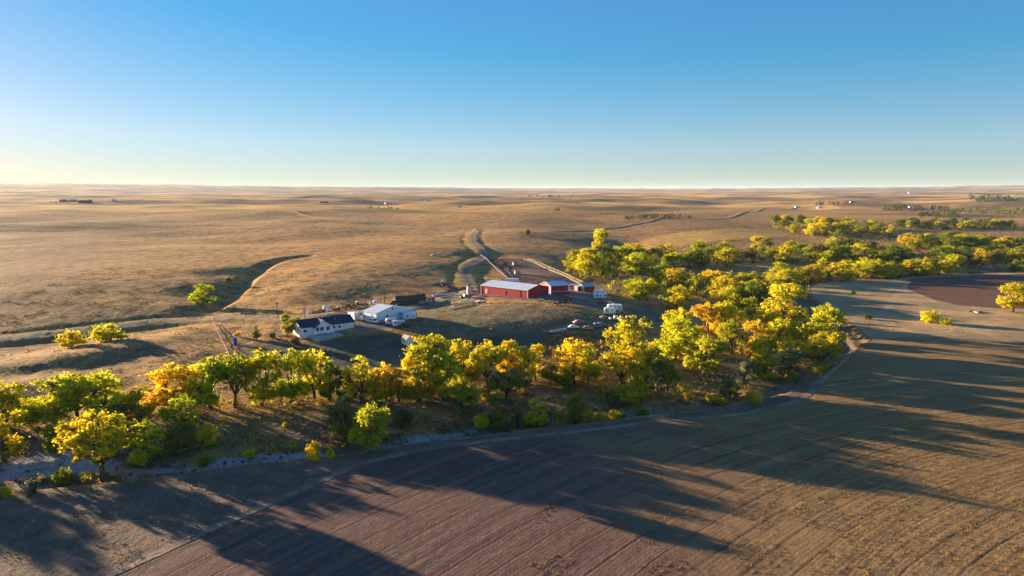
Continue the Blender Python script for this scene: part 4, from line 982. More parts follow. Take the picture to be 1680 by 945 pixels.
def loc(p, deg, x, y):                        # local offset -> ground point
    a = math.radians(deg); q = (p[0] + x * math.cos(a) - y * math.sin(a), p[1] + x * math.sin(a) + y * math.cos(a))
    return Vector((q[0], q[1], float(zg(*q))))
def floor_z(p, deg, LX, LY):
    return max(loc(p, deg, x, y).z for x in (0, LX) for y in (0, LY))
def window(par, x0, x1, z0, z1, y=None, x=None, ys=None):
    """a pane with a frame, on a wall facing -y (give y) or -x (give x; x0,x1 then run along y)"""
    w = .07
    if y is not None:
        o = B(x0, x1, y - .05, y + .02, z0, z1).obj('window', 'glass', par)
        m = MB().box(x0 - w, x1 + w, y - .08, y, z1, z1 + w).box(x0 - w, x1 + w, y - .10, y, z0 - w, z0).box(x0 - w, x0, y - .08, y, z0, z1).box(x1, x1 + w, y - .08, y, z0, z1)
        m.box((x0 + x1) / 2 - .03, (x0 + x1) / 2 + .03, y - .07, y - .045, z0, z1)
    else:
        o = B(x - .05, x + .02, x0, x1, z0, z1).obj('window', 'glass', par)
        m = MB().box(x - .08, x, x0 - w, x1 + w, z1, z1 + w).box(x - .10, x, x0 - w, x1 + w, z0 - w, z0).box(x - .08, x, x0 - w, x0, z0, z1).box(x - .08, x, x1, x1 + w, z0, z1)
    f = m.obj('frame', 'trim', o); return o
def gable_shell(root, LX, LY, hw, hr, wall, roof, ridge='y', over=.35, thick=.14, base=-2.5, roofname='roof'):
    if ridge == 'y':
        MB().prism([(0, base), (LX, base), (LX, hw), (LX / 2, hr), (0, hw)], 0, LY, 'y').obj('wall', wall, root)
        sl = (hr - hw) / (LX / 2); o = over; t = thick
        MB().prism([(-o, hw - o * sl), (LX / 2, hr), (LX / 2, hr + t), (-o, hw - o * sl + t)], -o, LY + o, 'y').prism([(LX / 2, hr), (LX + o, hw - o * sl), (LX + o, hw - o * sl + t), (LX / 2, hr + t)], -o, LY + o, 'y').obj(roofname, roof, root).location.z = .012
    else:
        MB().prism([(0, base), (LY, base), (LY, hw), (LY / 2, hr), (0, hw)], 0, LX, 'x').obj('wall', wall, root)
        sl = (hr - hw) / (LY / 2); o = over; t = thick
        MB().prism([(-o, hw - o * sl), (LY / 2, hr), (LY / 2, hr + t), (-o, hw - o * sl + t)], -o, LX + o, 'x').prism([(LY / 2, hr), (LY + o, hw - o * sl), (LY + o, hw - o * sl + t), (LY / 2, hr + t)], -o, LX + o, 'x').obj(roofname, roof, root).location.z = .012

# ------------------------------------------------------------------ the white house (walk-out side towards the creek)
hp = at(495.4, 556.3); HA = 37.0; HL, HD = 20.8, 8.8
hz = hp.z
house = thing('house', (hp.x, hp.y, hz), HA, 'white two-level house with dark blue roof and front gable', 'house')
HW, HR = 4.1, 6.4
MB().prism([(0, -2), (HD, -2), (HD, HW), (HD / 2, HR), (0, HW)], 0, HL, 'x').obj('wall', 'white', house)
sl = (HR - HW) / (HD / 2)
rf = MB().prism([(-.5, HW - .5 * sl), (HD / 2, HR), (HD / 2, HR + .16), (-.5, HW - .5 * sl + .16)], -.5, HL + .5, 'x').prism([(HD / 2, HR), (HD + .5, HW - .5 * sl), (HD + .5, HW - .5 * sl + .16), (HD / 2, HR + .16)], -.5, HL + .5, 'x').obj('roof', 'navy', house)
rf.location.z = .012
g0, g1 = 4.4, 11.6; gm = (g0 + g1) / 2; GW, GR = 4.0, 6.35
MB().prism([(g0, -2), (g1, -2), (g1, GW), (gm, GR), (g0, GW)], -1.6, HD / 2, 'y').obj('front_gable', 'white', house)
gs = (GR - GW) / (gm - g0)
gr = MB().prism([(g0 - .5, GW - .5 * gs), (gm, GR), (gm, GR + .16), (g0 - .5, GW - .5 * gs + .16)], -2.1, HD / 2, 'y').prism([(gm, GR), (g1 + .5, GW - .5 * gs), (g1 + .5, GW - .5 * gs + .16), (gm, GR + .16)], -2.1, HD / 2, 'y').obj('gable_roof', 'navy', house)
gr.location.z = .03
MB().box(-.5, HL + .5, -.56, -.50, HW - .62, HW - .08).obj('gutter', 'trim', house)
window(house, .7, 1.9, 2.3, 3.5, y=0)
for a, b in ((4.9, 6.1), (6.5, 7.9), (8.9, 10.3)): window(house, a, b, 2.6, 4.0, y=-1.6)
window(house, 12.2, 13.2, 2.6, 3.8, y=0); window(house, 14.4, 15.4, 2.6, 3.8, y=0)
for a, b in ((1.0, 1.9), (3.4, 4.3), (6.2, 7.1)): window(house, a, b, 2.4, 3.6, x=0)
window(house, 1.2, 2.2, .3, 1.3, x=0); window(house, 5.3, 7.2, .5, 1.7, y=-1.6); window(house, 8.2, 9.4, .5, 1.6, y=-1.6)
dr = B(10.5, 11.3, -1.66, -1.58, .05, 2.1).obj('door', 'cargrey', house); B(10.58, 10.64, -1.72, -1.66, 1.0, 1.1).obj('handle', 'steel', dr)
dr = B(16.8, 17.7, -.06, .02, 1.2, 3.3).obj('door', 'trim', house); B(16.9, 16.96, -.12, -.06, 2.2, 2.3).obj('handle', 'steel', dr)
pr = MB().box(3.4, 11.2, -4.0, -1.62, 1.95, 2.12).obj('deck', 'white', house)
for x in (3.6, 6.0, 8.5, 10.9): B(x - .08, x + .08, -3.9, -3.74, -.6, 1.95).obj('deck_post', 'white', house)
m = MB().box(3.4, 11.2, -3.98, -3.92, 2.95, 3.02).box(3.4, 11.2, -3.98, -3.92, 2.3, 2.35)
for i in range(27): m.box(3.4 + i * .3 - .025, 3.4 + i * .3 + .025, -3.97, -3.93, 2.12, 2.98)
m.obj('deck_railing', 'trim', house)
MB().cyl((14.3, 2.6, 5.2), (14.3, 2.6, 6.1), .12).obj('roof_vent', 'bluewhite', house); MB().cyl((16.0, 2.2, 5.0), (16.0, 2.2, 5.6), .10).obj('roof_vent', 'bluewhite', house)
m = MB()
for i in range(8): m.box(12.2 + i * .28, 12.5 + i * .28, -1.3, -.1, -.6, 1.2 - i * .15)
m.obj('steps', 'conc', house)
pp = loc(hp, HA, 1.5, -7.2); pz = max(loc(hp, HA, x, y).z for x in (2, 12.5) for y in (-2, -7.5)) + .08
patio = B(2.5, 13.0, -7.4, -1.7, pz - hz - 1.6, pz - hz).obj('patio', 'conc'); patio.location = (hp.x, hp.y, hz); patio.rotation_euler = (0, 0, math.radians(HA)); finish(patio, kind='structure')
# garden wall and side pad
w0, w1 = at(436, 546), at(464, 552)
wl_ = thing('garden_wall', w0, math.degrees(math.atan2(w1.y - w0.y, w1.x - w0.x)), 'low pale stone garden wall left of the white house', 'wall')
ln = (w1 - w0).xy.length
for i in range(int(ln / 1.2)):
    B(i * 1.2, i * 1.2 + 1.17, 0, .5, -1.2, .75 + .05 * (i % 2)).obj('stone_block', 'stone', wl_)

# ------------------------------------------------------------------ white shop
sp = at(617.7, 529.1); SA = 50; SX, SY = 17.0, 8.6; sz = sp.z
shop = thing('shop_building', (sp.x, sp.y, sz), SA, 'white steel shop with pale blue-white gable roof beside the motorhome', 'building')
gable_shell(shop, SX, SY, 3.7, 5.6, 'shopwhite', 'steelroof', 'y', .25, .12)
for x, y in ((0, 0), (SX, 0), (0, SY)): B(x - .09, x + .09, y - .09, y + .09, -1, 3.68).obj('corner_trim', 'bluewhite', shop)
d_ = B(-.06, .03, 3.0, 6.4, 0, 3.0).obj('overhead_door', 'bluewhite', shop)
for k in range(4): B(-.085, -.06, 3.05, 6.35, .1 + k * .74, .72 + k * .74).obj('door_panel', 'white', d_)
d_ = B(-.06, .03, 1.2, 2.1, 0, 2.1).obj('door', 'cargrey', shop); B(-.12, -.06, 1.3, 1.36, 1, 1.1).obj('handle', 'steel', d_)
window(shop, 7.0, 7.9, 1.3, 2.2, x=0); window(shop, 5.0, 6.2, 1.4, 2.3, y=0); window(shop, 12.0, 13.2, 1.4, 2.3, y=0)
B(SX / 2 - .4, SX / 2 + .4, -.05, .02, 4.2, 4.8).obj('gable_vent', 'dark', shop)
l0 = loc(sp, SA, 12.0, -3.2)
lean = thing('lean_to', (l0.x, l0.y, l0.z), SA, 'open white-roofed lean-to on the right side of the white shop', 'shelter')
for x in (.2, 3.4, 6.8):
    B(x - .08, x + .08, .1, .26, -.8, 2.3).obj('post', 'dark', lean)
MB().prism([(0, 2.3), (3.1, 2.9), (3.1, 3.0), (0, 2.4)], 0, 7, 'x').obj('roof', 'steelroof', lean)
B(.1, 6.9, 2.95, 3.05, -.8, 2.5).obj('back_wall', 'shopwhite', lean)

# small shed
ss = at(667, 567.6); SSA = 38
sh = thing('garden_shed', ss, SSA, 'small white gabled shed with tan roof alone on the dark lawn', 'shed')
gable_shell(sh, 2.8, 3.8, 2.3, 3.4, 'white', 'tan', 'y', .25, .1, -1)
d_ = B(.9, 1.9, -.05, .03, 0, 1.9).obj('door', 'trim', sh); B(1.0, 1.06, -.1, -.05, .9, 1).obj('handle', 'steel', d_)
window(sh, 1.4, 2.2, 1.1, 1.8, x=0)

# ------------------------------------------------------------------ red barns
bp = at(865.8, 489.2); BA = 51; BX, BY = 17.0, 30.0
barn = thing('long_barn', bp, BA, 'long red steel barn with pale blue-white roof and white corner trim', 'barn')
gable_shell(barn, BX, BY, 3.9, 5.6, 'red', 'steelroof', 'y', .3, .13)
for x, y in ((0, 0), (BX, 0), (0, BY)): B(x - .14, x + .14, y - .14, y + .14, -2, 3.85).obj('corner_trim', 'trim', barn)
B(-.36, -.30, -.3, BY + .3, 3.62, 3.84).obj('eave_trim', 'trim', barn)
for y in (25.8, 13.6): 
    d_ = B(-.07, .03, y, y + 1.2, .05, 2.2).obj('door', 'trim' if y > 20 else 'reddark', barn); B(-.13, -.07, y + .1, y + .17, 1.0, 1.12).obj('handle', 'steel', d_)
d_ = B(-.08, .03, 4.5, 8.5, 0, 3.2).obj('sliding_door', 'red', barn); B(-.11, -.08, 4.4, 8.6, 3.2, 3.3).obj('door_track', 'dark', d_)
d_ = B(10.5, 14.5, -.07, .03, 0, 3.2).obj('sliding_door', 'reddark', barn); B(10.4, 14.6, -.1, -.07, 3.2, 3.3).obj('door_track', 'dark', d_)
b2p = at(903.5, 482); B2A = 28
b2 = thing('red_barn', b2p, B2A, 'red barn with pale blue roof right behind the end of the long barn', 'barn')
gable_shell(b2, 10.5, 9.5, 4.0, 5.6, 'red', 'steelroof', 'x', .4, .13)
for x, y in ((0, 0), (10.5, 0), (0, 9.5)): B(x - .13, x + .13, y - .13, y + .13, -2, 3.9).obj('corner_trim', 'trim', b2)
d_ = B(-.07, .03, 3, 6.5, 0, 3.2).obj('sliding_door', 'trim', b2); B(-.1, -.07, 2.9, 6.6, 3.2, 3.3).obj('door_track', 'dark', d_)
b3p = at(957.5, 478.6); B3A = 22
b3 = thing('red_shed', b3p, B3A, 'small red shed with teal roof and white door beside the parked trailers', 'shed')
gable_shell(b3, 6.4, 6.2, 2.7, 4.0, 'red', 'teal', 'x', .45, .12)
d_ = B(-.07, .03, 1.2, 4.8, 0, 2.4).obj('overhead_door', 'trim', b3); B(-.12, -.07, 2.6, 3.4, .3, .4).obj('handle', 'steel', d_)
for x, y in ((0, 0), (6.4, 0)): B(x - .12, x + .12, y - .12, y + .12, -1.5, 2.6).obj('corner_trim', 'trim', b3)
B(-2.4, -.1, 2.2, 6.0, -1.5, 2.3).obj('side_wing', 'reddark', b3); MB().prism([(-2.6, 2.3), (-.1, 2.75), (-.1, 2.87), (-2.6, 2.42)], 2.0, 6.2, 'y').obj('wing_roof', 'teal', b3)

# ------------------------------------------------------------------ vehicles, trailers, machines
def wheels(root, xs, y0, y1, r=.36, w=.24):
    for x in xs:
        for y in (y0, y1):
            t_ = MB().cyl((x, y - w / 2, r), (x, y + w / 2, r), r, 14).obj('wheel', 'tyre', root)
            MB().cyl((x, y - w / 2 - .015, r), (x, y + w / 2 + .015, r), r * .55, 10).obj('rim', 'steel', t_)
def camper(u, v, deg, L, label, group=None, body='carwhite', H=2.9):
    r = thing('travel_trailer', at(u, v), deg, label, 'trailer', group)
    prof = [(0, .55), (L, .55), (L, H - .15), (L - .3, H), (.5, H), (0, H - .7)]
    MB().prism(prof, 0, 2.4, 'y').obj('body', body, r)
    B(.02 + .4, L - .1, -.012, 2.412, .9, 1.12).obj('stripe', 'steel', r)
    for a in np.arange(1.0, L - 1.2, 1.9):
        B(a, a + .9, -.03, 2.43, 1.55, 2.15).obj('window', 'glass', r)
    d_ = B(L * .55, L * .55 + .65, -.045, 0, .62, 2.4).obj('door', 'trim', r); B(L * .55 + .05, L * .55 + .1, -.09, -.045, 1.4, 1.5).obj('handle', 'steel', d_)
    B(L * .4, L * .4 + .7, .9, 1.5, H, H + .25).obj('roof_unit', 'trim', r)
    MB().cyl((0, .9, .55), (-1.2, 1.2, .5), .05, 6).cyl((0, 1.5, .55), (-1.2, 1.2, .5), .05, 6).obj('hitch', 'dark', r)
    wheels(r, (L * .55 - .45, L * .55 + .45), .12, 2.28); return r
def pickup(u, v, deg, paintm, label, cat='pickup', group=None):
    r = thing('pickup_truck', at(u, v), deg, label, cat, group)
    MB().prism([(0, .5), (5.4, .5), (5.4, 1.0), (5.2, 1.12), (3.75, 1.15), (0, 1.15)], 0, 1.9, 'y').obj('body', paintm, r)
    MB().prism([(1.9, 1.15), (4.2, 1.15), (3.5, 1.78), (2.1, 1.80)], .08, 1.82, 'y').obj('cab', paintm, r)
    B(2.2, 3.35, .065, 1.835, 1.22, 1.66).obj('window', 'glass', r); MB().prism([(3.62, 1.74), (4.24, 1.19), (4.26, 1.21), (3.64, 1.76)], .2, 1.7, 'y').obj('windscreen', 'glass', r)
    B(.12, 1.8, .12, 1.78, 1.152, 1.16).obj('bed', 'dark', r)
    for y in (.15, 1.45): B(5.38, 5.43, y, y + .3, .8, .98).obj('headlight', 'bluewhite', r)
    wheels(r, (1.0, 4.4), .06, 1.84); return r
def car(u, v, deg, paintm, label, group=None):
    r = thing('parked_car', at(u, v), deg, label, 'car', group)
    MB().prism([(0, .45), (4.5, .45), (4.5, .8), (4.3, .92), (3.3, 1.0), (.5, 1.0), (0, .9)], 0, 1.75, 'y').obj('body', paintm, r)
    MB().prism([(.6, 1.0), (3.4, 1.0), (2.7, 1.48), (1.2, 1.5)], .1, 1.65, 'y').obj('cabin', paintm, r)
    B(1.15, 2.75, .085, 1.665, 1.06, 1.4).obj('window', 'glass', r)
    wheels(r, (.85, 3.6), .06, 1.69, .32); return r
def flatbed(u, v, deg, L, label, group=None, mat='steel'):
    r = thing('flatbed_trailer', at(u, v), deg, label, 'trailer', group)
    B(0, L, 0, 2.3, .7, .86).obj('deck', 'wood', r)
    MB().box(0, L, .1, .2, .5, .7).box(0, L, 2.1, 2.2, .5, .7).obj('frame', mat, r)
    MB().prism([(-2.2, 1.3), (-1.9, 1.3), (0, .6), (0, .86)], 1.0, 1.3, 'y').obj('gooseneck', mat, r)
    wheels(r, (L * .62, L * .62 + .9), .05, 2.25); return r
def stock(u, v, deg, L, label, paintm, group=None):
    r = thing('stock_trailer', at(u, v), deg, label, 'trailer', group)
    MB().prism([(0, .5), (L, .5), (L, 2.5), (.4, 2.6), (0, 2.2)], 0, 2.1, 'y').obj('body', paintm, r)
    for k in range(3): B(.5, L - .3, -.02, 2.12, 1.3 + k * .35, 1.45 + k * .35).obj('air_slot', 'dark', r)
    B(-.02 - L * 0, L + .02, -.03, 2.13, 2.28, 2.36).obj('top_rail', 'trim', r)
    MB().cyl((0, .8, .5), (-1.2, 1.05, .5), .05, 6).obj('hitch', 'dark', r)
    wheels(r, (L * .55 - .42, L * .55 + .42), .06, 2.04); return r
def tractor(u, v, deg, paintm, label, s=1.0):
    r = thing('tractor', at(u, v), deg, label, 'tractor'); r.scale = (s, s, s)
    B(1.2, 3.6, .75, 1.45, .9, 1.7, bev=.08).obj('bonnet', paintm, r); MB().box(0, 1.5, .4, 1.8, .9, 1.5).obj('body', paintm, r)
    B(.1, 1.25, .45, 1.75, 1.5, 2.7).obj('cab_glass', 'glass', r); B(0, 1.35, .35, 1.85, 2.7, 2.85).obj('cab_roof', 'trim', r)
    for x in (.12, 1.2):
        for y in (.45, 1.7): B(x - .04, x + .04, y - .04, y + .04, 1.5, 2.72).obj('cab_post', paintm, r)
    MB().cyl((2.6, 1.1, 1.7), (2.6, 1.1, 2.5), .05, 6).obj('exhaust', 'dark', r)
    for y in (.0, 2.2):
        t_ = MB().cyl((.5, y - .25, .85), (.5, y + .25, .85), .85, 16).obj('rear_wheel', 'tyre', r); MB().cyl((.5, y - .27, .85), (.5, y + .27, .85), .45, 10).obj('rim', 'trim', t_)
    for y in (.3, 1.9):
        t_ = MB().cyl((3.1, y - .15, .5), (3.1, y + .15, .5), .5, 14).obj('front_wheel', 'tyre', r); MB().cyl((3.1, y - .17, .5), (3.1, y + .17, .5), .26, 10).obj('rim', 'trim', t_)
    return r
def implement(u, v, deg, L, paintm, label, group, n=7, high=1.4):
    r = thing('farm_implement', at(u, v), deg, label, 'implement', group)
    MB().box(0, L, 0, .26, .75, 1.0).box(0, L, 1.3, 1.56, .75, 1.0).box(0, .24, .26, 1.3, .78, .98).box(L - .24, L, .26, 1.3, .78, .98).obj('frame', paintm, r)
    for i in range(n):
        x = .3 + (L - .6) * i / (n - 1)
        MB().cyl((x, .1, .85), (x + .1, -.35, .3), .09, 5).cyl((x + .1, -.35, .42), (x + .2, -.35, .42), .46, 12).obj('disc', 'rust', r)
    for x in (.5, L - .5):
        MB().cyl((x, .7, .9), (x, .5, high + .6), .13, 6).cyl((x, .5, high + .6), (x, 1.35, .9), .11, 6).obj('mast', paintm, r)
    MB().cyl((L / 2, 1.4, .88), (L / 2, 3.2, .5), .12, 6).obj('hitch', paintm, r)
    B(L * .3, L * .7, .35, 1.2, 1.0, 1.0 + .5 * high).obj('hopper', paintm, r)
    wheels(r, (L * .25, L * .75), .6, .85, .45); return r

camper(590.5, 525.5, 128, 6.0, 'white motorhome at the left front corner of the white shop')
pickup(601, 529, -40, 'carwhite', 'white pickup parked nose-in along the left wall of the white shop')
pickup(623, 532, 20, 'cargrey', 'dark grey pickup in the shade in front of the white shop gable')
camper(633, 534, 14, 4.4, 'white travel trailer behind the cargo trailer at the white shop', H=2.7)
stock(644.5, 537, 12, 4.6, 'white box cargo trailer frontmost at the right of the white shop', 'carwhite')
camper(663, 526.5, 25, 5.2, 'white camper with dark window band at the right end of the lean-to')
pickup(676, 536, 195, 'dark', 'black flat trailer-truck standing alone right of the cargo trailer')

stock(909, 486.5, 12, 8.0, 'faded red stock trailer parked in front of the second red barn', 'reddark')
camper(975, 486, 5, 5.2, 'white trailer with grey top nearest the red shed')
camper(975, 491, 3, 6.2, 'white travel trailer in the row right of the red shed')
pickup(979, 499.5, -25, 'carred', 'red pickup parked below the white travel trailer row', )
pickup(990, 501, -10, 'carwhite', 'white pickup right beside the red pickup')
camper(997, 510.5, 2, 6.6, 'rear white camper of the pair at the right yard edge')
camper(991, 516, -6, 5.0, 'front white camper of the pair at the right yard edge')
pickup(1009, 517, -10, 'green', 'dark green pickup tucked beside the front white camper')
flatbed(1008, 526, -5, 5.2, 'pale gooseneck flatbed trailer below the white camper pair')
pickup(1001, 526, 8, 'carwhite', 'small white pickup left of the pale gooseneck trailer')
flatbed(1014, 536, -12, 3.4, 'short grey trailer at the edge of the trees')
car(932.5, 540, 4, 'carwhite', 'white sedan in the row of junk vehicles')
car(954.5, 541.5, -6, 'cartan', 'faded tan car in the row of junk vehicles')
car(943, 532, 30, 'cartan', 'tan rusty car body behind the white sedan')
pickup(968, 538.5, 12, 'cargrey', 'dark grey pickup in the row of junk vehicles')
car(978, 536, 8, 'cargrey', 'grey car at the right end of the row of junk vehicles')
flatbed(900, 548, 12, 6.5, 'long low flatbed trailer on the grass left of the junk vehicles')
implement(907, 501, 22, 9.0, 'dark', 'long dark implement on the yard before the red barns', 'implements in the yard', 9, .8)
flatbed(879, 494, -20, 3.6, 'small pale trailer in the shade at the corner of the long barn')
implement(782, 498, 20, 4.0, 'trim', 'small white implement on the grass before the long barn', 'implements in the yard', 4, .7)
tractor(724, 470, 10, 'blue', 'blue tractor at the head of the dark round feeders')
tractor(648, 503, 60, 'green', 'green tractor with white cab roof left of the hay stack', 1.05)
tractor(585, 505, 30, 'green', 'green tractor in the machinery row behind the white shop', .95)
implement(561, 507.5, 15, 5.6, 'rust', 'tall rust-red implement in the machinery row', 'implements in the machinery row', 7, 2.4)
implement(574, 506, 20, 3.4, 'rust', 'second rust-red implement at the right of the tall one in the machinery row', 'implements in the machinery row', 5, 2.0)
implement(545, 510.5, 12, 3.6, 'rust', 'low rusty implement right of the white tank in the machinery row', 'implements in the machinery row', 5, .7)
implement(511, 515, 10, 4.2, 'straw', 'tan implement left of the white tank in the machinery row', 'implements in the machinery row', 5, .6)
implement(594, 503, 15, 3.2, 'dark', 'dark implement just left of the shop roof in the machinery row', 'implements in the machinery row', 5, .8)
pickup(606, 500, 15, 'carwhite', 'white pickup half hidden behind the white shop roof')
implement(520, 513, 14, 3.4, 'rust', 'rust-brown implement between the two white tanks', 'implements in the machinery row', 5, .9)
implement(552, 508.5, 40, 3.0, 'pale', 'small tan implement left of the tall rust-red one', 'implements in the machinery row', 4, 1.2)
flatbed(614, 503, 12, 5.0, 'flatbed trailer behind the roof of the white shop')
tractor(712, 494, 200, 'carred', 'small red tractor on the yard right of the hay stack', .8)
pickup(756, 490, 25, 'cargrey', 'grey pickup on the yard left of the long barn')
pickup(868, 470, -20, 'dark', 'black pickup behind the roof of the long barn')
stock(932, 475, 20, 5.0, 'pale stock trailer between the second red barn and the red shed', 'bluewhite')
implement(985, 524, 10, 3.2, 'steel', 'grey implement left of the small white pickup', 'implements in the yard', 4, .8)
implement(925, 494, 20, 4.5, 'rust', 'rusty implement on the yard below the stock trailer', 'implements in the yard', 5, .7)
# tanks
t0 = thing('water_tank', at(535, 511), 0, 'squat white cylindrical tank in the machinery row', 'tank')
MB().cyl((0, 0, -.3), (0, 0, 2.5), 1.35, 20).obj('shell', 'carwhite', t0); MB().cyl((0, 0, 2.5), (0, 0, 2.75), 1.35, 20, .5).obj('top', 'carwhite', t0); MB().cyl((0, 0, 2.75), (0, 0, 2.9), .28, 10).obj('lid', 'dark', t0)
t0 = thing('water_tank', at(506, 515), 0, 'small white upright tank at the left of the machinery row', 'tank')
MB().cyl((0, 0, -.3), (0, 0, 1.5), .6, 16).obj('shell', 'carwhite', t0); MB().cyl((0, 0, 1.5), (0, 0, 1.65), .6, 16, .2).obj('top', 'carwhite', t0)
t0 = thing('storage_tower', at(769, 482), 0, 'tall pale upright tank with dark cap left of the long barn', 'tank')
MB().cyl((0, 0, -.5), (0, 0, 3.6), 1.0, 20).obj('shell', 'bluewhite', t0); MB().cyl((0, 0, 3.6), (0, 0, 4.2), 1.0, 20, .35).obj('roof', 'bluewhite', t0)
MB().cyl((0, 0, 4.2), (0, 0, 4.9), .5, 10).obj('cap', 'dark', t0)
for k in range(3): MB().cyl((0, 0, .6 + k), (0, 0, .68 + k), 1.03, 20).obj('hoop', 'steel', t0)
# truck behind the barn: white box, orange front
tk = thing('box_truck', at(829, 468), -18, 'truck with white box and orange body behind the long barn', 'truck')
B(0, 5.6, 0, 2.4, .9, 2.4).obj('lower_body', 'orange', tk); B(-.1, 7.4, -.05, 2.45, 2.42, 3.9).obj('box', 'carwhite', tk)
B(5.7, 7.6, .1, 2.3, .7, 2.4, bev=.12).obj('cab', 'carwhite', tk); B(6.0, 7.1, .06, 2.34, 1.5, 2.15).obj('window', 'glass', tk); wheels(tk, (1.0, 1.9, 6.6), .1, 2.3, .48, .3)
# calf shelters in the corral
for u, v, l in ((842, 435, 'white calf shelter in the dark upper part of the corral'), (845, 450, 'pale blue-roofed calf shelter in the middle of the corral')):
    c0 = thing('calf_shelter', at(u, v), 10, l, 'shelter', 'calf shelters')
    MB().box(0, 3.4, 2.1, 2.2, -.4, 1.7).box(0, .1, 0, 2.1, -.4, 1.8).box(3.3, 3.4, 0, 2.1, -.4, 1.8).obj('wall', 'carwhite', c0)
    MB().prism([(-.3, 2.2), (2.4, 1.7), (2.4, 1.8), (-.3, 2.3)], -.15, 3.55, 'x').obj('roof', 'bluewhite', c0)
# ------------------------------------------------------------------ hay: every round bale of the stack
def bale_mesh():
    m = MB(); n = 14
    prof = [(-.75, .74), (-.70, .80), (.70, .80), (.75, .74)]
    v = []; 
    for x, r in prof:
        for k in range(n): v.append((x, r * math.cos(2 * math.pi * k / n), r * math.sin(2 * math.pi * k / n)))
    f = [tuple(range(n)), tuple(range(3 * n, 4 * n))[::-1]] + [(i * n + k, i * n + (k + 1) % n, (i + 1) * n + (k + 1) % n, (i + 1) * n + k) for i in range(3) for k in range(n)]
    m.add(v, f); return m.mesh('hay_bale', 'hay')
BALE = bale_mesh()
b0, b1 = at(652, 501), at(704, 494); bd = (b1 - b0).xy.normalized(); bang = math.atan2(bd.y, bd.x)
nb = int((b1 - b0).xy.length / 1.52)
for i in range(nb):
    for (ry, rz) in ((0, 0), (1, 0), (2, 0), (.5, 1), (1.5, 1), (1, 2)):
        q = (b0.x + bd.x * 1.52 * i - bd.y * 1.6 * ry, b0.y + bd.y * 1.52 * i + bd.x * 1.6 * ry)
        o = bpy.data.objects.new('hay_bale', BALE); C.objects.link(o)
        o.location = (q[0], q[1], float(zg(*q)) + .76 + rz * 1.38); o.rotation_euler = (TR.uniform(0, 6.28), 0, bang + TR.uniform(-.03, .03))
        lay = ('bottom', 'middle', 'top')[rz]
        finish(o, label='weathered dark round bale in the %s layer of the long hay stack' % lay, cat='hay bale', group='%s layer of the hay stack' % lay)
sb0 = at(689, 501.5)
sbm = B(0, 2.3, 0, 1.15, 0, .88, bev=.04).mesh('square_bale', 'hay'); sbt = B(0, 2.3, 0, 1.15, 0, .88, bev=.04).mesh('square_bale', 'straw')
for i in range(2):
    for j in range(2):
        for k in range(2):
            q = (sb0.x + bd.x * 2.35 * i - bd.y * 1.18 * j, sb0.y + bd.y * 2.35 * i + bd.x * 1.18 * j)
            o = bpy.data.objects.new('square_bale', sbt if k == 1 else sbm); C.objects.link(o); o.location = (q[0], q[1], float(zg(*q)) - .02 + .9 * k); o.rotation_euler = (0, 0, bang)
            finish(o, label='big square bale in the %s layer of the low stack before the hay stack' % ('lower', 'upper')[k], cat='hay bale', group='%s layer of square bales' % ('lower', 'upper')[k])
# round feeders and pipe piles
f0 = at(738, 472.5); f1 = at(764, 475.5); 
for i in range(8):
    q = f0.lerp(f1, i / 7); q.z = float(zg(q.x, q.y))
    o = bpy.data.objects.new('hay_bale', BALE); C.objects.link(o); o.location = (q.x, q.y, q.z + .78); o.rotation_euler = (0, 0, 1.2); o.scale = (1, 1.05, 1.05)
    finish(o, label='dark round bale in the single row left of the pale upright tank', cat='hay bale', group='single row of round bales')
def pile(u0, v0, u1, v1, n, r, mat, label, name='pipe_pile', part_='pipe'):
    a, b = at(u0, v0), at(u1, v1); d = (b - a); L = d.xy.length; ang = math.degrees(math.atan2(d.y, d.x))
    t_ = thing(name, a, ang, label, 'pile'); sl_ = (b.z - a.z) / L; mm = MB().cyl((0, 0, 0), (L, 0, sl_ * L), r, 8).mesh(part_, mat)
    for i in range(n):
        o = bpy.data.objects.new(part_, mm); C.objects.link(o); o.parent = t_; row = 0 if i < (n + 1) // 2 + 1 else 1
        o.location = (TR.uniform(-.3, .3), (i - (0 if row == 0 else n * .55)) * 2.05 * r, r + row * 1.8 * r); 
pile(712, 486, 752, 481, 9, .16, 'bluewhite', 'long pile of pale irrigation pipe between hay stack and barn')
pile(722, 489, 762, 484.5, 4, .14, 'pale', 'thin pile of pale poles just below the irrigation pipe')
pile(745, 502, 786, 494, 3, .16, 'pale', 'pale poles lying on the grass below the yard')
pile(906, 546, 930, 541, 5, .22, 'bluewhite', 'pale pipes lying left of the junk vehicles')
pile(706, 468, 718, 464, 4, .13, 'bluewhite', 'short pale pipes at the far left end of the yard')
pile(535, 517, 560, 515, 5, .12, 'steel', 'grey pipes on the ground behind the white house')
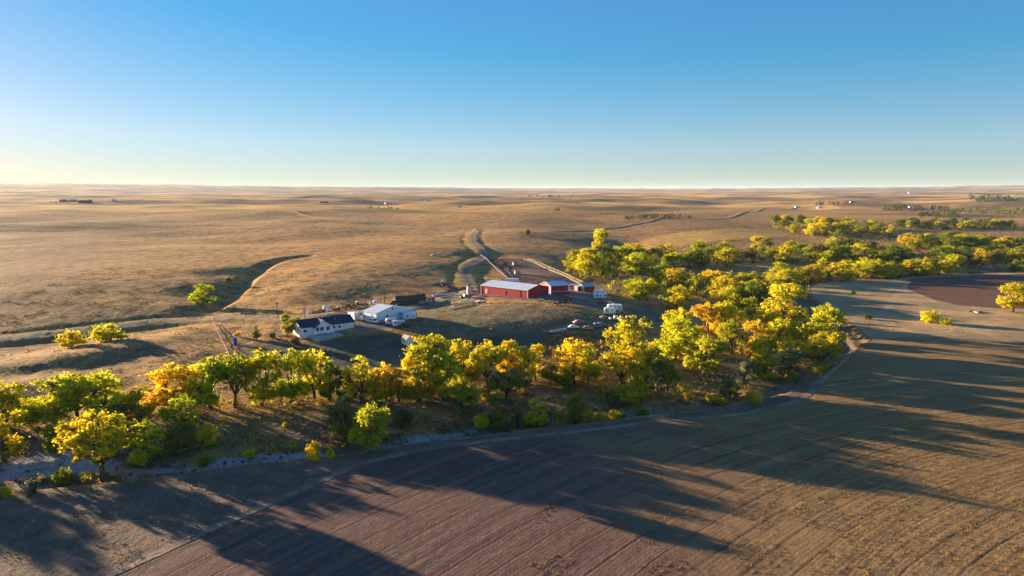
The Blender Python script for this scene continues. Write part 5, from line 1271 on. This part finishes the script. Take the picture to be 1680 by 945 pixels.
# blue slide
sl0 = at(389, 566); s_ = thing('play_slide', sl0, 112, 'blue playground slide with white side rails on the bank', 'slide')
MB().prism([(0, .15), (.4, .15), (3.2, 2.0), (3.9, 2.0), (3.9, 1.9), (3.2, 1.9), (.4, .05), (0, .05)], 0, 1.1, 'y').obj('chute', 'blue', s_)
for y in (-.16, 1.1): MB().prism([(0, .1), (.4, .1), (3.2, 1.95), (3.9, 1.95), (3.9, 2.4), (3.1, 2.4), (.35, .5), (0, .5)], y, y + .16, 'y').obj('side_rail', 'carwhite', s_)
for y in (0, 1.1): 
    for x in (3.3, 4.6): B(x - .06, x + .06, y - .06, y + .06, -.5, 2.9).obj('post', 'dark', s_)
B(3.2, 4.7, -.1, 1.2, 1.75, 1.88).obj('platform', 'wood', s_); MB().prism([(-.2, 2.9), (.55, 3.5), (1.3, 2.9)], 3.1, 4.8, 'x').obj('canopy', 'dark', s_)
# ------------------------------------------------------------------ fences, poles
def fence(img, spacing, h, rails, mat, label, name='rail_fence', thick=.06, pw=.10, railh=.16):
    P = smooth(bpts(img), 4); seg = np.r_[0, np.cumsum(np.hypot(*np.diff(P, axis=0).T))]; n = max(2, int(seg[-1] / spacing) + 1)
    X = np.interp(np.linspace(0, seg[-1], n), seg, P[:, 0]); Y = np.interp(np.linspace(0, seg[-1], n), seg, P[:, 1]); Z = zg(X, Y)
    r = thing(name, (X[0], Y[0], Z[0]), 0, label, 'fence'); pm = B(-pw, pw, -pw, pw, -.5, h + .08).mesh('post', mat)
    for i in range(n):
        o = bpy.data.objects.new('post', pm); C.objects.link(o); o.parent = r; o.location = (X[i] - X[0], Y[i] - Y[0], Z[i] - Z[0])
    for zz in rails:
        for i in range(n - 1):
            a = Vector((X[i] - X[0], Y[i] - Y[0], Z[i] - Z[0] + zz)); b = Vector((X[i + 1] - X[0], Y[i + 1] - Y[0], Z[i + 1] - Z[0] + zz)); d = (b - a); s = Vector((-d.y, d.x, 0)).normalized() * (thick / 2)
            up = Vector((0, 0, railh)); v = [a - s, a + s, b + s, b - s, a - s + up, a + s + up, b + s + up, b - s + up]
            MB().add(v, [(0, 3, 2, 1), (4, 5, 6, 7), (0, 1, 5, 4), (1, 2, 6, 5), (2, 3, 7, 6), (3, 0, 4, 7)]).obj('rail', mat, r)
    return r
fence([(788,421),(795,425),(808,436),(820,447),(832,457)], 3.6, 1.45, (.3, .8), 'wood', 'tall pale board windbreak fence on the left side of the corral', 'windbreak_fence', .05, .10, .2)
fence([(858,427),(880,434),(905,446),(930,456),(950,466)], 4.5, 1.3, (.4, .9), 'pale', 'pale board fence on the right side of the corral, inner one', 'windbreak_fence', .06, .10, .13)
fence([(866,427),(888,434),(912,445),(936,455),(956,464)], 4.5, 1.3, (.4, .9), 'pale', 'pale board fence on the right side of the corral, outer one', 'windbreak_fence', .06, .10, .13)
fence([(848,463),(880,463),(915,468),(940,470)], 3.0, 1.6, (.4, .8, 1.2), 'steel', 'grey pipe corral panels between barn and corral', 'corral_panel', .06, .06, .08)
fence([(870,470),(890,464),(915,463)], 3.0, 1.6, (.4, .8, 1.2), 'rust', 'rusty pipe corral panels crossing the pen behind the barn', 'corral_panel', .06, .06, .08)
fence([(925,472),(940,474),(948,470)], 3.0, 1.6, (.4, .8, 1.2), 'pale', 'short pale pen fence beside the red shed', 'corral_panel', .06, .06, .1)
fence([(350,531),(354,540),(360,552),(366,565),(372,578),(379,592)], 3.0, .95, (.42, .82), 'pale', 'pale rail fence running down the bank to the trees', 'rail_fence', .06, .06, .11)
fence([(480,514),(520,510),(560,504),(600,498),(640,493)], 4.5, 1.2, (.55, 1.0), 'pole', 'thin post fence behind the machinery row', 'wire_fence', .02, .05, .03)
fence([(352,527),(375,525),(400,523),(430,520)], 6.0, 1.3, (.55, 1.0), 'pole', 'thin post fence along the driveway left of the house', 'wire_fence', .02, .06, .03)
fence([(785,377),(850,382),(905,387),(950,386),(990,382)], 22, 1.5, (.8, 1.2), 'carwhite', 'sparse white-post fence in the far dip', 'wire_fence', .02, .13, .03)
def pole(u, v, h, label, lamp=False, mat='pole'):
    r = thing('yard_light' if lamp else 'utility_pole', at(u, v), 20, label, 'lamp post' if lamp else 'pole')
    MB().cyl((0, 0, -.6), (0, 0, h), .16, 8, .11).obj('shaft', mat, r)
    if lamp: MB().cyl((0, 0, h), (.6, 0, h + .15), .04, 5).obj('arm', 'steel', r); B(.5, 1.0, -.16, .16, h + .02, h + .2).obj('lamp_head', 'carwhite', r)
    else:
        B(-1.1, 1.1, -.06, .06, h - .7, h - .55).obj('crossarm', mat, r)
        for x in (-.95, 0, .95): MB().cyl((x, 0, h - .55), (x, 0, h - .35), .05, 6).obj('insulator', 'bluewhite', r)
pole(455, 521, 6.5, 'dark utility pole left of the narrow yard tree'); pole(449, 521, 4.0, 'short thin pole just left of the dark utility pole', mat='wood'); pole(500, 527, 6.2, 'pale wooden utility pole behind the left end of the white house', mat='wood')
pole(631, 497, 6.8, 'thin dark utility pole behind the white shop, right one'); pole(624, 498, 5.5, 'thin dark utility pole behind the white shop, left one'); pole(243, 541, 6.0, 'white-headed yard light beside the swale road', lamp=True, mat='wood')
pole(861, 468, 5.5, 'thin pole standing in the corral behind the barn'); pole(778, 461, 3.2, 'short pale pole on the grassy triangle by the hill road', mat='pale'); pole(452, 548, 3.0, 'short post by the garden wall', mat='wood')
# dead wood by the creek
for u, v, dg, L_, lab in ((290, 742, 30, 5, 'bleached fallen trunk beside the gravel bar'), (985, 672, 150, 5, 'fallen grey trunk in the creek below the yellow cottonwood'), (690, 660, 20, 4, 'reddish fallen log under the orange cottonwoods'), (1255, 655, 100, 4, 'pale leaning snag at the creek below the bend grove')):
    r = thing('fallen_trunk', at(u, v), dg, lab, 'log'); V_, F_ = [], []
    tube(V_, F_, np.array([(0, 0, .1), (L_ * .5, .1, .5), (L_, 0, .9)]), (.28, .22, .10), 7)
    o = bpy.data.objects.new('trunk', mesh_from('log', V_, F_, MAT_DEAD)); C.objects.link(o); o.parent = r
    for k in range(5):
        V_, F_ = [], []; x = L_ * (.3 + .14 * k); tube(V_, F_, np.array([(x, 0, .5), (x + .6, TR.uniform(-1.2, 1.2), 1.0 + TR.uniform(0, .9))]), (.09, .02), 5)
        o = bpy.data.objects.new('branch', mesh_from('log_branch', V_, F_, MAT_DEAD)); C.objects.link(o); o.parent = r
# scrap on the upper right flat
jk = thing('scrap_pile', at(1605, 513), 8, 'heap of white and dark scrap metal on the upper right flat', 'scrap pile')
for i in range(11):
    a = TR.uniform(0, 6); b = B(0, TR.uniform(1.2, 3.2), 0, TR.uniform(.3, 1.0), 0, TR.uniform(.2, .6)).obj('scrap_piece', ('carwhite', 'dark', 'steel')[i % 3], jk); b.location = (TR.uniform(-4, 5), TR.uniform(-3, 3), TR.uniform(-.05, .2)); b.rotation_euler = (0, 0, a)

# ------------------------------------------------------------------ far farmsteads
def farhouse(u, v, deg, LX, LY, hw, hr, wall, roof, label, cat='building', name='farm_building', ridge='x'):
    p = at(u, v); r = thing(name, p, deg, label, cat, 'far farmsteads'); gable_shell(r, LX, LY, hw, hr, wall, roof, ridge, .3, .15, -3)
    d_ = B(LX * .45, LX * .45 + 1.2, -.06, .03, 0, 2.2).obj('door', 'dark', r)
    for a in (.15, .75): B(LX * a, LX * a + 1.4, -.06, .03, 1.0, 2.2).obj('window', 'glass', r)
    return r
farhouse(632, 335, 20, 14.4, 8.4, 3.8, 6.4, 'white', 'steelroof', 'pale blue farmhouse in the far middle, left one of two')
farhouse(643, 337, 10, 8.4, 6.0, 3.0, 4.9, 'white', 'steelroof', 'low pale outbuilding beside the far pale blue farmhouse')
farhouse(689, 329, 5, 18.0, 9.6, 3.8, 6.8, 'bluewhite', 'steelroof', 'far pale barn on the rise right of the blue farmhouse')
farhouse(700, 330, 5, 9.6, 7.2, 3.0, 5.2, 'bluewhite', 'steelroof', 'small far barn right beside the pale barn on the rise')
farhouse(750, 340, 0, 12.0, 6.0, 2.6, 3.8, 'bluewhite', 'steelroof', 'low pale roof far behind the hill road')
farhouse(866, 323, 0, 24.0, 12.0, 5.2, 9.0, 'white', 'navy', 'far dark-roofed farm on the skyline rise, left one')
farhouse(878, 323, 0, 18.0, 12.0, 7.5, 11.2, 'white', 'steelroof', 'tall white far barn on the skyline rise')
farhouse(898, 323, 0, 26.4, 12.0, 5.2, 8.2, 'cargrey', 'navy', 'long dark far barn on the skyline rise')
farhouse(932, 325, 0, 15.6, 9.6, 3.8, 6.0, 'white', 'steelroof', 'white far shed at the right end of the skyline farm')
farhouse(97, 331, 0, 24.0, 12.0, 4.5, 8.2, 'wood', 'navy', 'far brown building left of the left skyline farm')
farhouse(112, 331, 0, 26.4, 13.2, 4.5, 8.2, 'wood', 'wood', 'far brown barn in the middle of the left skyline farm')
farhouse(128, 333, 0, 36.0, 13.2, 4.5, 7.5, 'rust', 'navy', 'long reddish far barn of the left skyline farm')
farhouse(183, 330, 0, 10.8, 7.2, 3.8, 6.0, 'carwhite', 'steelroof', 'tiny white far building right of the left skyline farm')
farhouse(1305, 341, 0, 12.0, 7.2, 3.0, 5.2, 'carwhite', 'steelroof', 'white far house on the right plain, left one')
farhouse(1342, 342, 0, 13.2, 7.2, 3.0, 5.6, 'carwhite', 'steelroof', 'white far house on the right plain, right one')
farhouse(1396, 333, 0, 14.4, 8.4, 3.8, 6.0, 'carwhite', 'steelroof', 'tiny white far house beyond the right plain')
farhouse(1491, 317, 0, 36.0, 18.0, 7.5, 13.5, 'carwhite', 'steelroof', 'tiny white building near the skyline at right')
farhouse(1492, 341, 0, 12.0, 7.2, 3.0, 5.2, 'carwhite', 'steelroof', 'white roof before the far dark tree row at right')
farhouse(525, 333, 0, 24.0, 9.6, 3.0, 4.5, 'cargrey', 'navy', 'dark low building in the far left middle')
for u, v, lab in ((712, 419, 'pale boulder-like hay pile alone on the slope'),):
    r = thing('straw_pile', at(u, v), 0, lab, 'pile')
    m = MB(); m.cyl((0, 0, -.2), (0, 0, .5), 3.0, 12, 2.2).cyl((0, 0, .5), (0, 0, .95), 2.2, 12, .6).obj('heap', 'stone', r)

# ------------------------------------------------------------------ the air between here and the skyline
zlo = float(GZ.min()) - 3.0; zhi = max(float(GZ.max()), HCAM) + 12.0
hz_o = B(-42000, 42000, -800, 44000, zlo, zhi).obj('haze', 'white')
hm = bpy.data.materials.new('haze'); hm.use_nodes = True; hm.node_tree.nodes.clear()
ho = hm.node_tree.nodes.new('ShaderNodeOutputMaterial'); pv = hm.node_tree.nodes.new('ShaderNodeVolumePrincipled')
pv.inputs['Color'].default_value = (.62, .78, 1.0, 1); pv.inputs['Density'].default_value = 2.3e-5; pv.inputs['Anisotropy'].default_value = 0.0
hm.node_tree.links.new(pv.outputs[0], ho.inputs['Volume'])
hz_o.data.materials.clear(); hz_o.data.materials.append(hm); finish(hz_o, 'stuff', 'thin pale haze over the plain', 'haze')
